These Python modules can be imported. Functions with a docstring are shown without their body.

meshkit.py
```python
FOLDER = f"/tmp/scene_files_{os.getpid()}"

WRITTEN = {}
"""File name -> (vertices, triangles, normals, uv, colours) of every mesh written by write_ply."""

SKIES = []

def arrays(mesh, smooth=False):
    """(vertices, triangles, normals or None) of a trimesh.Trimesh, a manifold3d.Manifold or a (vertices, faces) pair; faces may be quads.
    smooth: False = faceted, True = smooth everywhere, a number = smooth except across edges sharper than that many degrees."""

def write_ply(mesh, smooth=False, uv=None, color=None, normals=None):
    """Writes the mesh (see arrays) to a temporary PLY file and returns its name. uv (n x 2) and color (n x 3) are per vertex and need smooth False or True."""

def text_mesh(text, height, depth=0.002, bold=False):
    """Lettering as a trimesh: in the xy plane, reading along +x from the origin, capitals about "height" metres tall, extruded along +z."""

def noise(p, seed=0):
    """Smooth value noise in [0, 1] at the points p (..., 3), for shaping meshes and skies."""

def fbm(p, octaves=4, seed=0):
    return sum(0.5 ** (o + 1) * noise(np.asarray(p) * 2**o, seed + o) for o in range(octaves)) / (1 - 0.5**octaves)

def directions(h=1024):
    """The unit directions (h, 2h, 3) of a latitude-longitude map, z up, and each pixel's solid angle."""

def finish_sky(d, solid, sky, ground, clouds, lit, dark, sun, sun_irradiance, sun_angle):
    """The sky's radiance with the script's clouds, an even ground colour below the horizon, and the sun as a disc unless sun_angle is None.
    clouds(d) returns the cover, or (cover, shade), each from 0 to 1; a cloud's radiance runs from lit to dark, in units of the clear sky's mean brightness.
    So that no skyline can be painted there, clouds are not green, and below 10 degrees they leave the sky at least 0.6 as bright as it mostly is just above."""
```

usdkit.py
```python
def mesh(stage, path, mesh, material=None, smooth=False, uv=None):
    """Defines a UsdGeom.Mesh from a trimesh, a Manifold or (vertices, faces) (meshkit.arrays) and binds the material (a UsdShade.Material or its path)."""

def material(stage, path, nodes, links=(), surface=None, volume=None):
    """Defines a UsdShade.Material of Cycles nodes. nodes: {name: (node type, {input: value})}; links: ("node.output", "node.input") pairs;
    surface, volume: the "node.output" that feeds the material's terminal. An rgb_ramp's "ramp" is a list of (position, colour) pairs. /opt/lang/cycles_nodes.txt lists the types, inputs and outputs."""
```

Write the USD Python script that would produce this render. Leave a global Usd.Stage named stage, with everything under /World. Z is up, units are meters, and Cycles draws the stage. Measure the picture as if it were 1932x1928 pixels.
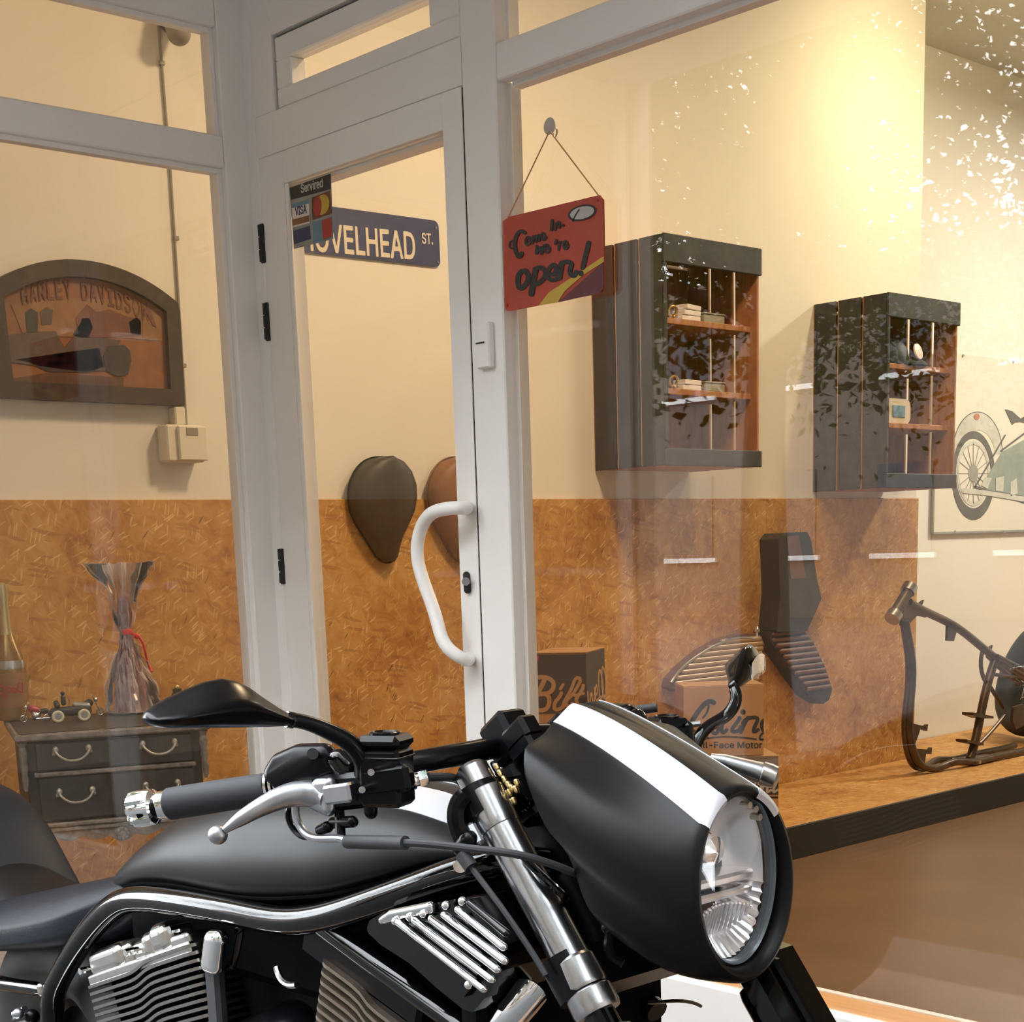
import math, random, numpy as np, trimesh, usdkit, meshkit
from pxr import Usd, UsdGeom, UsdLux, UsdShade, Gf, Sdf, Vt
from scipy.interpolate import PchipInterpolator, CubicSpline
from shapely.geometry import Polygon as ShapePolygon, LineString, Point, box as sbox
from shapely import union_all

def Polygon(pts): p = ShapePolygon(pts); return p if p.is_valid else p.buffer(0)
stage = Usd.Stage.CreateInMemory()
UsdGeom.SetStageUpAxis(stage, 'Z'); UsdGeom.SetStageMetersPerUnit(stage, 1.0)
UsdGeom.Xform.Define(stage, '/World'); UsdGeom.Scope.Define(stage, '/World/Looks')
rng = np.random.default_rng(7)

# ------------------------------------------------------------------ camera
YAW, PITCH, ROLL, FPX, PY, EYE = 0.743457972, -0.202437004, -0.0332419567, 2933.06393, 1645.00594, np.array([0, 0, 1.21])
EXPOSURE = 0.0
def cam_axes(yaw, pitch, roll):
    cy, sy = math.cos(yaw), math.sin(yaw)
    f = np.array([sy*math.cos(pitch), cy*math.cos(pitch), math.sin(pitch)]); r = np.array([cy, -sy, 0]); u = np.cross(r, f)
    return r*math.cos(roll)+u*math.sin(roll), -r*math.sin(roll)+u*math.cos(roll), f
CR, CU, CF = cam_axes(YAW, PITCH, ROLL)
cam = UsdGeom.Camera.Define(stage, '/World/camera')
cam.CreateFocalLengthAttr(50.0); cam.CreateHorizontalApertureAttr(1932/FPX*50); cam.CreateVerticalApertureAttr(1928/FPX*50)
cam.CreateVerticalApertureOffsetAttr((PY-964)/FPX*50); cam.CreateExposureAttr(EXPOSURE); cam.CreateClippingRangeAttr(Gf.Vec2f(0.05, 500))
m4 = np.eye(4); m4[0, :3], m4[1, :3], m4[2, :3], m4[3, :3] = CR, CU, -CF, EYE
cam.AddTransformOp().Set(Gf.Matrix4d(m4.tolist()))

# ------------------------------------------------------------------ light: even bright sky, warm shop lamps
sky = UsdLux.DomeLight.Define(stage, '/World/sky'); sky.CreateIntensityAttr(4.0); sky.CreateColorAttr(Gf.Vec3f(.92, .965, 1.0))
def rect_lamp(name, pos, target, w, h, power, color, cone=None):
    l = UsdLux.RectLight.Define(stage, '/World/' + name); l.CreateWidthAttr(w); l.CreateHeightAttr(h); l.CreateIntensityAttr(power); l.CreateColorAttr(Gf.Vec3f(*color))
    z = np.array(pos, float)-np.array(target, float); z /= np.linalg.norm(z); x = np.cross([0, 0, 1], z)
    x = np.array([1, 0, 0]) if np.linalg.norm(x) < 1e-3 else x/np.linalg.norm(x); y = np.cross(z, x)
    m = np.eye(4); m[0, :3], m[1, :3], m[2, :3], m[3, :3] = x, y, z, pos
    l.AddTransformOp().Set(Gf.Matrix4d(m.tolist()))
    if cone: sh = UsdLux.ShapingAPI.Apply(l.GetPrim()); sh.CreateShapingConeAngleAttr(cone); sh.CreateShapingConeSoftnessAttr(.4)
    return l
WARM, WARM2 = (1.0, .72, .42), (1.0, .80, .54)
rect_lamp('lamp_light', (3.6, 2.7, 3.5), (3.6, 2.7, 0), .35, .35, 150, WARM)
rect_lamp('lamp_light_001', (5.0, 2.2, 3.5), (5.0, 2.2, 0), .35, .35, 68, WARM2)
rect_lamp('lamp_light_002', (6.2, 3.35, 3.4), (6.6, 4.3, 2.1), .14, .14, 310, (1.0, .82, .47), 27)
rect_lamp('lamp_light_003', (8.2, 2.9, 3.45), (8.2, 2.9, 0), .35, .35, 260, (1.0, .93, .78))
rect_lamp('lamp_light_004', (1.7, 3.6, 3.5), (1.7, 3.6, 0), .25, .25, 22, WARM)

# ------------------------------------------------------------------ pixels of the photograph -> points on real planes
def ray(px, py): return (px-966)/FPX*CR-(py-PY)/FPX*CU+CF
def AX(px, py, x): d = ray(px, py); return EYE+d*(x/d[0])
def AY(px, py, y): d = ray(px, py); return EYE+d*(y/d[1])
def AZ(px, py, z): d = ray(px, py); return EYE+d*((z-EYE[2])/d[2])
def AP(px, py, P0, n): d = ray(px, py); return EYE+d*(np.dot(np.asarray(P0)-EYE, n)/np.dot(d, n))
BX = 1.3                                    # the motorcycle's middle plane
def B(px, py, lat): return AX(px, py, BX+lat)

# ------------------------------------------------------------------ names, things, parts
used = {}
def numbered(parent, name):
    k = (str(parent), name); n = used.get(k, 0); used[k] = n+1
    return name if n == 0 else f'{name}_{n:03d}'
def tag(p, label=None, cat=None, group=None, kind=None):
    for k, v in (('label', label), ('category', cat), ('group', group), ('kind', kind)):
        if v: p.SetCustomDataByKey(k, v)
def thing(name, label, cat, loc=(0, 0, 0), group=None, kind=None):
    x = UsdGeom.Xform.Define(stage, '/World/'+numbered('/World', name)); x.AddTranslateOp().Set(Gf.Vec3d(*map(float, loc)))
    p = x.GetPrim(); tag(p, label, cat, group, kind); LOC[str(p.GetPath())] = np.array(loc, float); return p
LOC = {}
def arr(m):
    if isinstance(m, (list,)): m = cat(*m)
    return m
def cat(*ms):
    out = []
    for m in ms:
        if isinstance(m, (list, tuple)): m = cat(*m)
        out.append(trimesh.Trimesh(m.vertices, m.faces, process=False))
    return trimesh.util.concatenate(out)
def part(parent, name, m, mat, label=None, smooth=35, kind=None):
    """one mesh under parent (a thing or a part); the mesh is given in world coordinates"""
    m = arr(m); pp = str(parent.GetPath()); top = '/'.join(pp.split('/')[:3]); loc = LOC.get(top, np.zeros(3))
    m = trimesh.Trimesh(np.asarray(m.vertices)-loc, m.faces, process=False)
    p = usdkit.mesh(stage, pp+'/'+numbered(pp, name), m, M[mat], smooth=smooth).GetPrim(); tag(p, label, kind=kind); return p
def solo(name, m, mat, label, cat_=None, group=None, kind=None, smooth=35):
    p = usdkit.mesh(stage, '/World/'+numbered('/World', name), arr(m), M[mat], smooth=smooth).GetPrim(); tag(p, label, cat_, group, kind); return p

# ------------------------------------------------------------------ shapes
def hullpts(p): return trimesh.convex.convex_hull(np.asarray(p, float))
def bx(x0, x1, y0, y1, z0, z1, c=.003):
    lo, hi = np.minimum((x0, y0, z0), (x1, y1, z1)), np.maximum((x0, y0, z0), (x1, y1, z1)); c = min(c, *(hi-lo)/2.5)
    pts = []
    for s in np.ndindex(2, 2, 2):
        base = np.where(s, hi, lo); sg = np.where(s, -1, 1)
        for k in range(3):
            q = base+sg*c; q[k] = base[k]; pts.append(q)
    return hullpts(pts)
def obb(c, U, V, W, sx, sy, sz, ch=.003):
    m = bx(-sx/2, sx/2, -sy/2, sy/2, -sz/2, sz/2, ch); U, V, W = (np.asarray(a, float)/np.linalg.norm(a) for a in (U, V, W))
    v = np.asarray(c)+m.vertices[:, :1]*U+m.vertices[:, 1:2]*V+m.vertices[:, 2:3]*W
    m = trimesh.Trimesh(v, m.faces, process=False)
    if np.dot(np.cross(U, V), W) < 0: m.invert()
    return m
def beam(p, q, w, h, ch=.003, up=(0, 0, 1)):
    p, q = np.asarray(p, float), np.asarray(q, float); d = q-p; L = np.linalg.norm(d); d /= L
    s = np.cross(d, up); s /= np.linalg.norm(s); u = np.cross(s, d)
    return obb((p+q)/2, d, s, u, L, w, h, ch)
def spline(pts, n=24):
    pts = np.asarray(pts, float); t = np.r_[0, np.cumsum(np.linalg.norm(np.diff(pts, axis=0), axis=1))]
    return CubicSpline(t, pts)(np.linspace(0, t[-1], n)) if len(pts) > 2 else pts[0]+(pts[-1]-pts[0])*np.linspace(0, 1, n)[:, None]
def frames(P):
    T = np.gradient(P, axis=0); T /= np.linalg.norm(T, axis=1)[:, None]
    a = np.array([0, 0, 1.0]) if abs(T[0][2]) < .9 else np.array([1.0, 0, 0])
    N = [np.cross(T[0], a)/np.linalg.norm(np.cross(T[0], a))]
    for i in range(1, len(P)):
        n = N[-1]-T[i]*np.dot(N[-1], T[i]); N.append(n/np.linalg.norm(n))
    N = np.array(N); return T, N, np.cross(T, N)
def loft(rings, caps=True, closed=True):
    R = np.asarray(rings, float); n, m = R.shape[:2]; v = R.reshape(-1, 3); f = []
    for i in range(n-1):
        for j in range(m if closed else m-1):
            a, b, c, d = i*m+j, i*m+(j+1) % m, (i+1)*m+(j+1) % m, (i+1)*m+j
            f += [(a, b, c), (a, c, d)]
    if caps:
        for i, flip in ((0, 1), (n-1, 0)):
            c = len(v); v = np.vstack([v, R[i].mean(0)])
            for j in range(m):
                t = (c, i*m+j, i*m+(j+1) % m); f.append(t[::-1] if flip else t)
    me = trimesh.Trimesh(v, f, process=False)
    if caps and me.volume < 0: me.invert()
    return me
def tube(pts, r, n=12, k=None, caps=True):
    P = np.asarray(pts, float) if k is None else spline(pts, k)
    T, N, Bn = frames(P); r = np.broadcast_to(np.asarray(r, float), (len(P),)) if np.ndim(r) == 0 else np.interp(np.linspace(0, 1, len(P)), np.linspace(0, 1, len(r)), r)
    a = np.linspace(0, 2*np.pi, n, endpoint=False)
    return loft([P[i]+r[i]*(np.cos(a)[:, None]*N[i]+np.sin(a)[:, None]*Bn[i]) for i in range(len(P))], caps)
def cyl(p, q, r, n=20, r2=None): return tube([p, q], [r, r if r2 is None else r2], n)
def lathe(prof, o, axis=(0, 0, 1), n=28):
    axis = np.asarray(axis, float)/np.linalg.norm(axis); a = np.array([1.0, 0, 0]) if abs(axis[0]) < .9 else np.array([0, 1.0, 0])
    u = np.cross(axis, a); u /= np.linalg.norm(u); w = np.cross(axis, u); t = np.linspace(0, 2*np.pi, n, endpoint=False)
    return loft([np.asarray(o)+axis*h+max(r, 1e-4)*(np.cos(t)[:, None]*u+np.sin(t)[:, None]*w) for r, h in prof])
def torus(c, axis, R, r, n=40, m=14, squash=1.0):
    t = np.linspace(0, 2*np.pi, m, endpoint=False); return lathe_closed([(R+r*math.cos(a), squash*r*math.sin(a)) for a in t], c, axis, n)
def lathe_closed(prof, o, axis, n=40):
    axis = np.asarray(axis, float)/np.linalg.norm(axis); a = np.array([1.0, 0, 0]) if abs(axis[0]) < .9 else np.array([0, 1.0, 0])
    u = np.cross(axis, a); u /= np.linalg.norm(u); w = np.cross(axis, u); t = np.linspace(0, 2*np.pi, n+1)
    me = loft([[np.asarray(o)+axis*h+r*(math.cos(x)*u+math.sin(x)*w) for r, h in prof] for x in t], caps=False)
    me.merge_vertices(); 
    if me.volume < 0: me.invert()
    return me
def ball(c, r, s=(1, 1, 1), sub=2):
    m = trimesh.creation.icosphere(sub, 1.0); return trimesh.Trimesh(np.asarray(c)+m.vertices*np.asarray(s)*r, m.faces, process=False)
def hull(*pr):
    ic = trimesh.creation.icosphere(2, 1.0).vertices; return hullpts(np.vstack([np.asarray(p)+ic*r for p, r in pr]))
def ext(poly, o, u, v, depth):
    """2D shape laid out along u, v from o, thick along u x v"""
    u, v = np.asarray(u, float), np.asarray(v, float); w = np.cross(u, v); w /= np.linalg.norm(w)
    g = getattr(poly, 'geoms', [poly]); ms = [trimesh.creation.extrude_polygon(p, abs(depth), engine='earcut') for p in g if p.area > 1e-12]
    m = cat(*ms); x = m.vertices; z = x[:, 2:3] if depth > 0 else x[:, 2:3]+depth
    return trimesh.Trimesh(np.asarray(o)+x[:, :1]*u+x[:, 1:2]*v+z*w, m.faces, process=False)
def decal(polys, P0, n, t=.0012, off=0.0):
    """flat print: pixel outlines of the photograph laid on the real plane (P0, n), a thin layer standing t proud of it"""
    n = np.asarray(n, float)/np.linalg.norm(n); ms = []
    if isinstance(polys, list) and isinstance(polys[0], tuple): polys = [polys]
    for p in (polys if isinstance(polys, list) else [polys]):
        p = p if hasattr(p, 'area') else Polygon(p).buffer(0)
        for g in getattr(p, 'geoms', [p]):
            if g.area < .2: continue
            m = trimesh.creation.extrude_polygon(g, 1.0, engine='earcut'); v = np.array([AP(a, b, P0, n)+n*(off+c*t) for a, b, c in m.vertices])
            m = trimesh.Trimesh(v, m.faces, process=False)
            if m.volume < 0: m.invert()
            ms.append(m)
    return cat(*ms)
def stroke(pts, w, n=24): return LineString(spline(np.asarray(pts, float), n)).buffer(w/2, quad_segs=4)
def line(pts, w): return LineString(pts).buffer(w/2, quad_segs=3)
def ell(cx, cy, rx, ry, n=36, a0=0, a1=360):
    t = np.radians(np.linspace(a0, a1, n)); return Polygon(np.c_[cx+rx*np.cos(t), cy+ry*np.sin(t)])
def text_on(s, o, right, up, height=None, depth=.0012, bold=True, squeeze=None, shear=0):
    """printed lettering: from o along right (its length is the line's length), as tall as height, facing right x up"""
    right, up = np.asarray(right, float), np.asarray(up, float); L = np.linalg.norm(right); U = up/np.linalg.norm(up); R = right/L
    m = meshkit.text_mesh(s, 1.0, 1.0, bold); v = m.vertices-np.r_[m.bounds[0][0], 0, 0]; k = L/(v[:, 0].max())
    h = height; N = np.cross(R, U); N /= np.linalg.norm(N)
    x, y = v[:, 0]*k, v[:, 1]*h
    return trimesh.Trimesh(np.asarray(o)+(x+shear*y)[:, None]*R+y[:, None]*U+v[:, 2:3]*depth*N, m.faces, process=False)
def thick(G, t):
    """a curved sheet (grid of points) given thickness t"""
    G = np.asarray(G, float); n, m = G.shape[:2]; du, dv = np.gradient(G, axis=0), np.gradient(G, axis=1); N = np.cross(du, dv); N /= np.maximum(np.linalg.norm(N, axis=2), 1e-12)[..., None]
    A, C = G, G-N*t; v = np.vstack([A.reshape(-1, 3), C.reshape(-1, 3)]); o = n*m; f = []
    for i in range(n-1):
        for j in range(m-1):
            a, b, c, d = i*m+j, i*m+j+1, (i+1)*m+j+1, (i+1)*m+j
            f += [(a, c, b), (a, d, c), (o+a, o+b, o+c), (o+a, o+c, o+d)]
    edge = [i*m for i in range(n)]+[(n-1)*m+j for j in range(1, m)]+[i*m+m-1 for i in range(n-2, -1, -1)]+[j for j in range(m-2, 0, -1)]
    for k in range(len(edge)):
        a, b = edge[k], edge[(k+1) % len(edge)]; f += [(a, b, o+b), (a, o+b, o+a)]
    me = trimesh.Trimesh(v, f, process=False)
    if me.volume < 0: me.invert()
    return me

# ------------------------------------------------------------------ materials
M = {}
def s2l(c): return tuple((x/255/12.92 if x/255 <= .04045 else ((x/255+.055)/1.055)**2.4) for x in c)
def plain(name, col, rough=.5, metal=0, bump=0, bscale=60, var=0, vscale=8, coat=0, spec=.5, **kw):
    nodes = {'p': ('principled_bsdf', {'base_color': col, 'roughness': rough, 'metallic': metal, 'coat_weight': coat, 'specular_ior_level': spec, **kw})}; links = []
    if bump or var: nodes['tc'] = ('texture_coordinate', {})
    if var:
        nodes['n'] = ('noise_texture', {'scale': vscale, 'detail': 5, 'roughness': .6})
        nodes['r'] = ('rgb_ramp', {'ramp': [(.3, tuple(c*(1-var) for c in col)), (.7, tuple(min(1, c*(1+var)) for c in col))]})
        links += [('tc.object', 'n.vector'), ('n.fac', 'r.fac'), ('r.color', 'p.base_color')]
    if bump:
        nodes['b'] = ('noise_texture', {'scale': bscale, 'detail': 4}); nodes['bu'] = ('bump', {'strength': 1.0, 'distance': bump})
        links += [('tc.object', 'b.vector'), ('b.fac', 'bu.height'), ('bu.normal', 'p.normal')]
    M[name] = usdkit.material(stage, '/World/Looks/'+name, nodes, links, surface='p.BSDF')
plain('white_paint', (.86, .84, .82), .35)
plain('wall_paint', (.80, .76, .68), .8, bump=.0006, bscale=25, var=.03, vscale=1.5)
plain('ceiling_paint', (.6, .57, .5), .85, var=.03)
plain('gasket', (.012, .012, .014), .6)
plain('rubber', (.016, .017, .02), .65, bump=.0001, bscale=500)
plain('matte_black', (.0035, .0036, .0044), .40, spec=.2)
plain('satin_black', (.002, .002, .003), .26, spec=.15)
plain('gloss_black', (.0015, .0015, .002), .05, spec=.4)
plain('dark_void', (.003, .003, .0035), .8, spec=.05)
plain('chrome', (.86, .87, .88), .06, 1)
plain('polished', (.5, .49, .47), .27, 1)
plain('fork_tube', (.42, .42, .44), .24, 1)
plain('aluminium', (.40, .41, .44), .34, 1)
plain('fin_metal', (.26, .25, .24), .3, 1)
plain('fin_bronze', (.22, .17, .13), .42, .9)
plain('silver_paint', (.52, .53, .57), .3, .35, coat=.3)
plain('seat_leather', (.006, .008, .013), .5, spec=.22, bump=.0003, bscale=220)
plain('grip_rubber', (.014, .015, .02), .7, bump=.0002, bscale=400)
plain('brown_leather', (.25, .11, .045), .5, bump=.0004, bscale=120, var=.2)
plain('black_leather', (.035, .028, .022), .5, bump=.0004, bscale=120, var=.2)
plain('rib_leather', (.14, .065, .045), .5, bump=.0003, bscale=120, var=.15)
plain('bronze_vinyl', (.38, .25, .13), .35, .25, bump=.0002, bscale=120)
plain('cardboard', (.46, .26, .125), .8, var=.08, vscale=5)
plain('box_black', (.055, .045, .042), .6)
plain('box_grey', (.2, .15, .12), .7)
plain('print_black', (.02, .017, .016), .6)
plain('print_red', (.42, .05, .03), .6)
plain('sign_red', (.42, .055, .03), .4, var=.1)
plain('sign_yellow', (.55, .36, .05), .4)
plain('sign_purple', (.11, .025, .03), .4)
plain('sign_blue', (.025, .038, .13), .4, var=.15)
plain('sign_cream', (.72, .64, .52), .5)
plain('oval_grey', (.45, .42, .42), .4)
plain('string', (.5, .3, .14), .8)
plain('crate_paint', (.03, .024, .022), .55, bump=.0008, bscale=30, var=.4, vscale=12)
plain('platform_fascia', (.03, .027, .022), .6)
plain('floor_brown', (.17, .098, .055), .38, var=.12, vscale=2.2)
plain('pavement', (.045, .0445, .044), .85, bump=.002, bscale=30, var=.12)
plain('facade', (.62, .58, .52), .85, var=.06)
plain('asphalt', (.05, .05, .052), .85, bump=.002, bscale=30, var=.12)
plain('brick_facade', (.16, .125, .10), .85, var=.12)
plain('dark_window', (.03, .035, .04), .1)
plain('bottle_gold', (.36, .22, .09), .3, .7, var=.2)
plain('bottle_foil', (.55, .43, .24), .3, .8, bump=.001, bscale=60)
plain('label_brown', (.33, .17, .08), .5, .3)
plain('ribbon', (.75, .03, .02), .35)
plain('pink_fill', (.55, .30, .29), .5, var=.35, vscale=40)
plain('chest_black', (.035, .031, .028), .5, bump=.001, bscale=40, var=.3, vscale=20)
plain('chest_worn', (.2, .165, .14), .55, bump=.002, bscale=60, var=.5, vscale=40)
plain('handle_grey', (.38, .35, .31), .4, .6, var=.2, vscale=60)
plain('toy_metal', (.55, .52, .48), .25, 1, bump=.0005, bscale=200)
plain('toy_dark', (.07, .06, .055), .4, .5)
plain('toy_cream', (.62, .56, .4), .5)
plain('toy_red', (.4, .05, .06), .4)
plain('switch_cream', (.74, .68, .57), .5)
plain('switch_grey', (.3, .28, .22), .4)
plain('frame_wood', (.045, .027, .015), .5, bump=.0008, bscale=50, var=.3, vscale=15)
for nm, c in dict(pic_orange=(.26, .10, .032), pic_brown=(.11, .048, .022), pic_dark=(.035, .026, .02), pic_red=(.17, .055, .025), pic_tan=(.27, .13, .05), pic_green=(.04, .036, .022), pic_mauve=(.10, .06, .045), pic_letter=(.15, .05, .02)).items(): plain(nm, c, .55, var=.2, vscale=18)
plain('poster_paper', (.74, .7, .6), .6)
for nm, c in dict(poster_dark=(.1, .1, .09), poster_grey=(.3, .3, .27), poster_light=(.55, .55, .48), poster_green=(.26, .31, .27), poster_red=(.5, .2, .12)).items(): plain(nm, c, .6, var=.15, vscale=12)
plain('frame_steel', (.10, .068, .045), .38, .6, var=.25, vscale=25)
plain('tyre', (.018, .018, .018), .6)
plain('spark_white', (.75, .66, .6), .4)
plain('case_beige', (.6, .5, .36), .5)
plain('case_blue', (.12, .24, .33), .4)
plain('cap_black', (.03, .03, .03), .6)
plain('bezel', (.11, .13, .15), .25, .3)
plain('reflector', (.93, .93, .95), .22, .85)
plain('bark', (.12, .09, .06), .9)
plain('grey_plastic', (.3, .27, .22), .5)
plain('gold_bit', (.7, .5, .22), .3, 1)
def glassy(name, ior=1.5, tint=(1, 1, 1), rough=0.0, mixcol=None):
    M[name] = usdkit.material(stage, '/World/Looks/'+name, {'t': ('transparent_bsdf', {'color': tint}), 'g': ('glossy_bsdf', {'color': (1, 1, 1), 'roughness': rough}), 'ge': ('geometry', {}), 'io': ('mix_float', {'a': ior, 'b': 1/ior, 'use_clamp': False}), 'f': ('fresnel', {}), 'm': ('mix_closure', {})},
        [('ge.backfacing', 'io.fac'), ('io.result', 'f.IOR'), ('f.fac', 'm.fac'), ('t.BSDF', 'm.closure1'), ('g.BSDF', 'm.closure2')], surface='m.closure')
glassy('window_glass', 1.5, (.99, .99, .985)); glassy('lens_glass', 1.45, (.99, .99, 1)); M['cellophane'] = usdkit.material(stage, '/World/Looks/cellophane', {'t': ('transparent_bsdf', {'color': (.97, .95, .95)}), 'g': ('principled_bsdf', {'base_color': (.85, .80, .79), 'roughness': .15}), 'f': ('layer_weight', {'blend': .28}), 'm': ('mix_closure', {})}, [('f.facing', 'm.fac'), ('t.BSDF', 'm.closure1'), ('g.BSDF', 'm.closure2')], surface='m.closure')
def osb(name, flat=False):
    """strand board: orange-brown base with mottling, pale slivers lying every way, a few dark flecks"""
    n = {'g': ('geometry', {}), 'p': ('principled_bsdf', {'roughness': .55})}; l = []
    def math_(k, t, **kw): n[k] = ('math', {'math_type': t, **kw})
    n['big'] = ('noise_texture', {'scale': 3.0, 'detail': 6, 'roughness': .62}); n['mid'] = ('noise_texture', {'scale': 17, 'detail': 5, 'roughness': .6, 'distortion': 1.2}); l += [('g.position', 'big.vector'), ('g.position', 'mid.vector')]
    n['mx'] = ('mix_float', {'fac': .5}); l += [('big.fac', 'mx.a'), ('mid.fac', 'mx.b')]
    n['base'] = ('rgb_ramp', {'ramp': [(.34, (.28, .105, .026)), (.43, (.44, .195, .046)), (.52, (.54, .275, .073)), (.64, (.61, .35, .115))]}); l += [('mx.result', 'base.fac')]
    n['wn'] = ('noise_texture', {'scale': 4.5, 'detail': 2}); n['ws'] = ('vector_math', {'math_type': 'multiply', 'vector2': (.055, .055, .055)}); n['warp'] = ('vector_math', {'math_type': 'add'}); l += [('g.position', 'wn.vector'), ('wn.color', 'ws.vector1'), ('g.position', 'warp.vector1'), ('ws.vector', 'warp.vector2')]
    n['cl'] = ('noise_texture', {'scale': 6, 'detail': 3}); n['clr'] = ('rgb_ramp', {'ramp': [(.38, (.3,)*3), (.6, (1,)*3)]}); l += [('g.position', 'cl.vector'), ('cl.fac', 'clr.fac')]
    prev = 'base.color'
    for i, (rot, loc, sc, thr, col, amt) in enumerate(((.5, 0, (18, 130), .22, (.82, .57, .26), .8), (-.75, 3.3, (16, 115), .20, (.66, .40, .15), .7), (1.35, 7.7, (17, 135), .20, (.78, .53, .23), .75), (-.2, 5.1, (9, 70), .26, (.30, .11, .03), .55), (.95, 9.1, (14, 110), .15, (.10, .035, .012), .85), (-1.2, 2.2, (15, 120), .22, (.60, .34, .12), .6))):
        if flat: n[f'r{i}'] = ('mapping', {'rotation': (0, 0, rot), 'location': (loc, loc*.7, 0)}); S_ = (sc[0], sc[1], 1)
        else: n[f'r{i}'] = ('mapping', {'rotation': (0, rot, 0), 'location': (loc, 0, loc*.7)}); S_ = (sc[0], 1, sc[1])
        n[f's{i}'] = ('mapping', {'scale': S_}); n[f'v{i}'] = ('voronoi_texture', {'scale': 1.0, 'randomness': 1.0}); n[f'b{i}'] = ('separate_color', {})
        l += [('warp.vector', f'r{i}.vector'), (f'r{i}.vector', f's{i}.vector'), (f's{i}.vector', f'v{i}.vector'), (f'v{i}.color', f'b{i}.color')]
        math_(f'd{i}', 'less_than', value2=thr*1.6); math_(f'e{i}', 'greater_than', value2=.74 if i != 4 else .9); math_(f'f{i}', 'multiply'); math_(f'h{i}', 'multiply', value2=amt*.95); math_(f'k{i}', 'multiply')
        n[f'm{i}'] = ('mix', {'color2': col}); l += [(f'v{i}.distance', f'd{i}.value1'), (f'b{i}.r', f'e{i}.value1'), (f'd{i}.value', f'f{i}.value1'), (f'e{i}.value', f'f{i}.value2'), (f'f{i}.value', f'h{i}.value1'), (f'h{i}.value', f'k{i}.value1'), ('clr.color', f'k{i}.value2'), (f'k{i}.value', f'm{i}.fac'), (prev, f'm{i}.color1')]; prev = f'm{i}.color'
    l += [(prev, 'p.base_color')]; n['bw'] = ('rgb_to_bw', {}); n['bu'] = ('bump', {'strength': .5, 'distance': .001}); l += [(prev, 'bw.color'), ('bw.val', 'bu.height'), ('bu.normal', 'p.normal')]
    M[name] = usdkit.material(stage, '/World/Looks/'+name, n, l, surface='p.BSDF')
osb('osb'); osb('osb_flat', True)
def woodgrain(name, a, b, sc=(3, 3, 40), rough=.5):
    M[name] = usdkit.material(stage, '/World/Looks/'+name, {'t': ('texture_coordinate', {}), 'm': ('mapping', {'scale': sc}), 'n': ('noise_texture', {'scale': 2.2, 'detail': 6, 'roughness': .65, 'distortion': .6}), 'r': ('rgb_ramp', {'ramp': [(.3, a), (.7, b)]}), 'p': ('principled_bsdf', {'roughness': rough})},
        [('t.object', 'm.vector'), ('m.vector', 'n.vector'), ('n.fac', 'r.fac'), ('r.color', 'p.base_color')], surface='p.BSDF')
woodgrain('crate_wood', (.26, .09, .028), (.44, .19, .065), (14, 14, 2.5), .6)
woodgrain('crate_edge', (.45, .22, .08), (.6, .33, .14), (14, 14, 3), .6)
woodgrain('ledge_wood', (.5, .24, .085), (.62, .33, .13), (30, 2, 3), .5)
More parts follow.
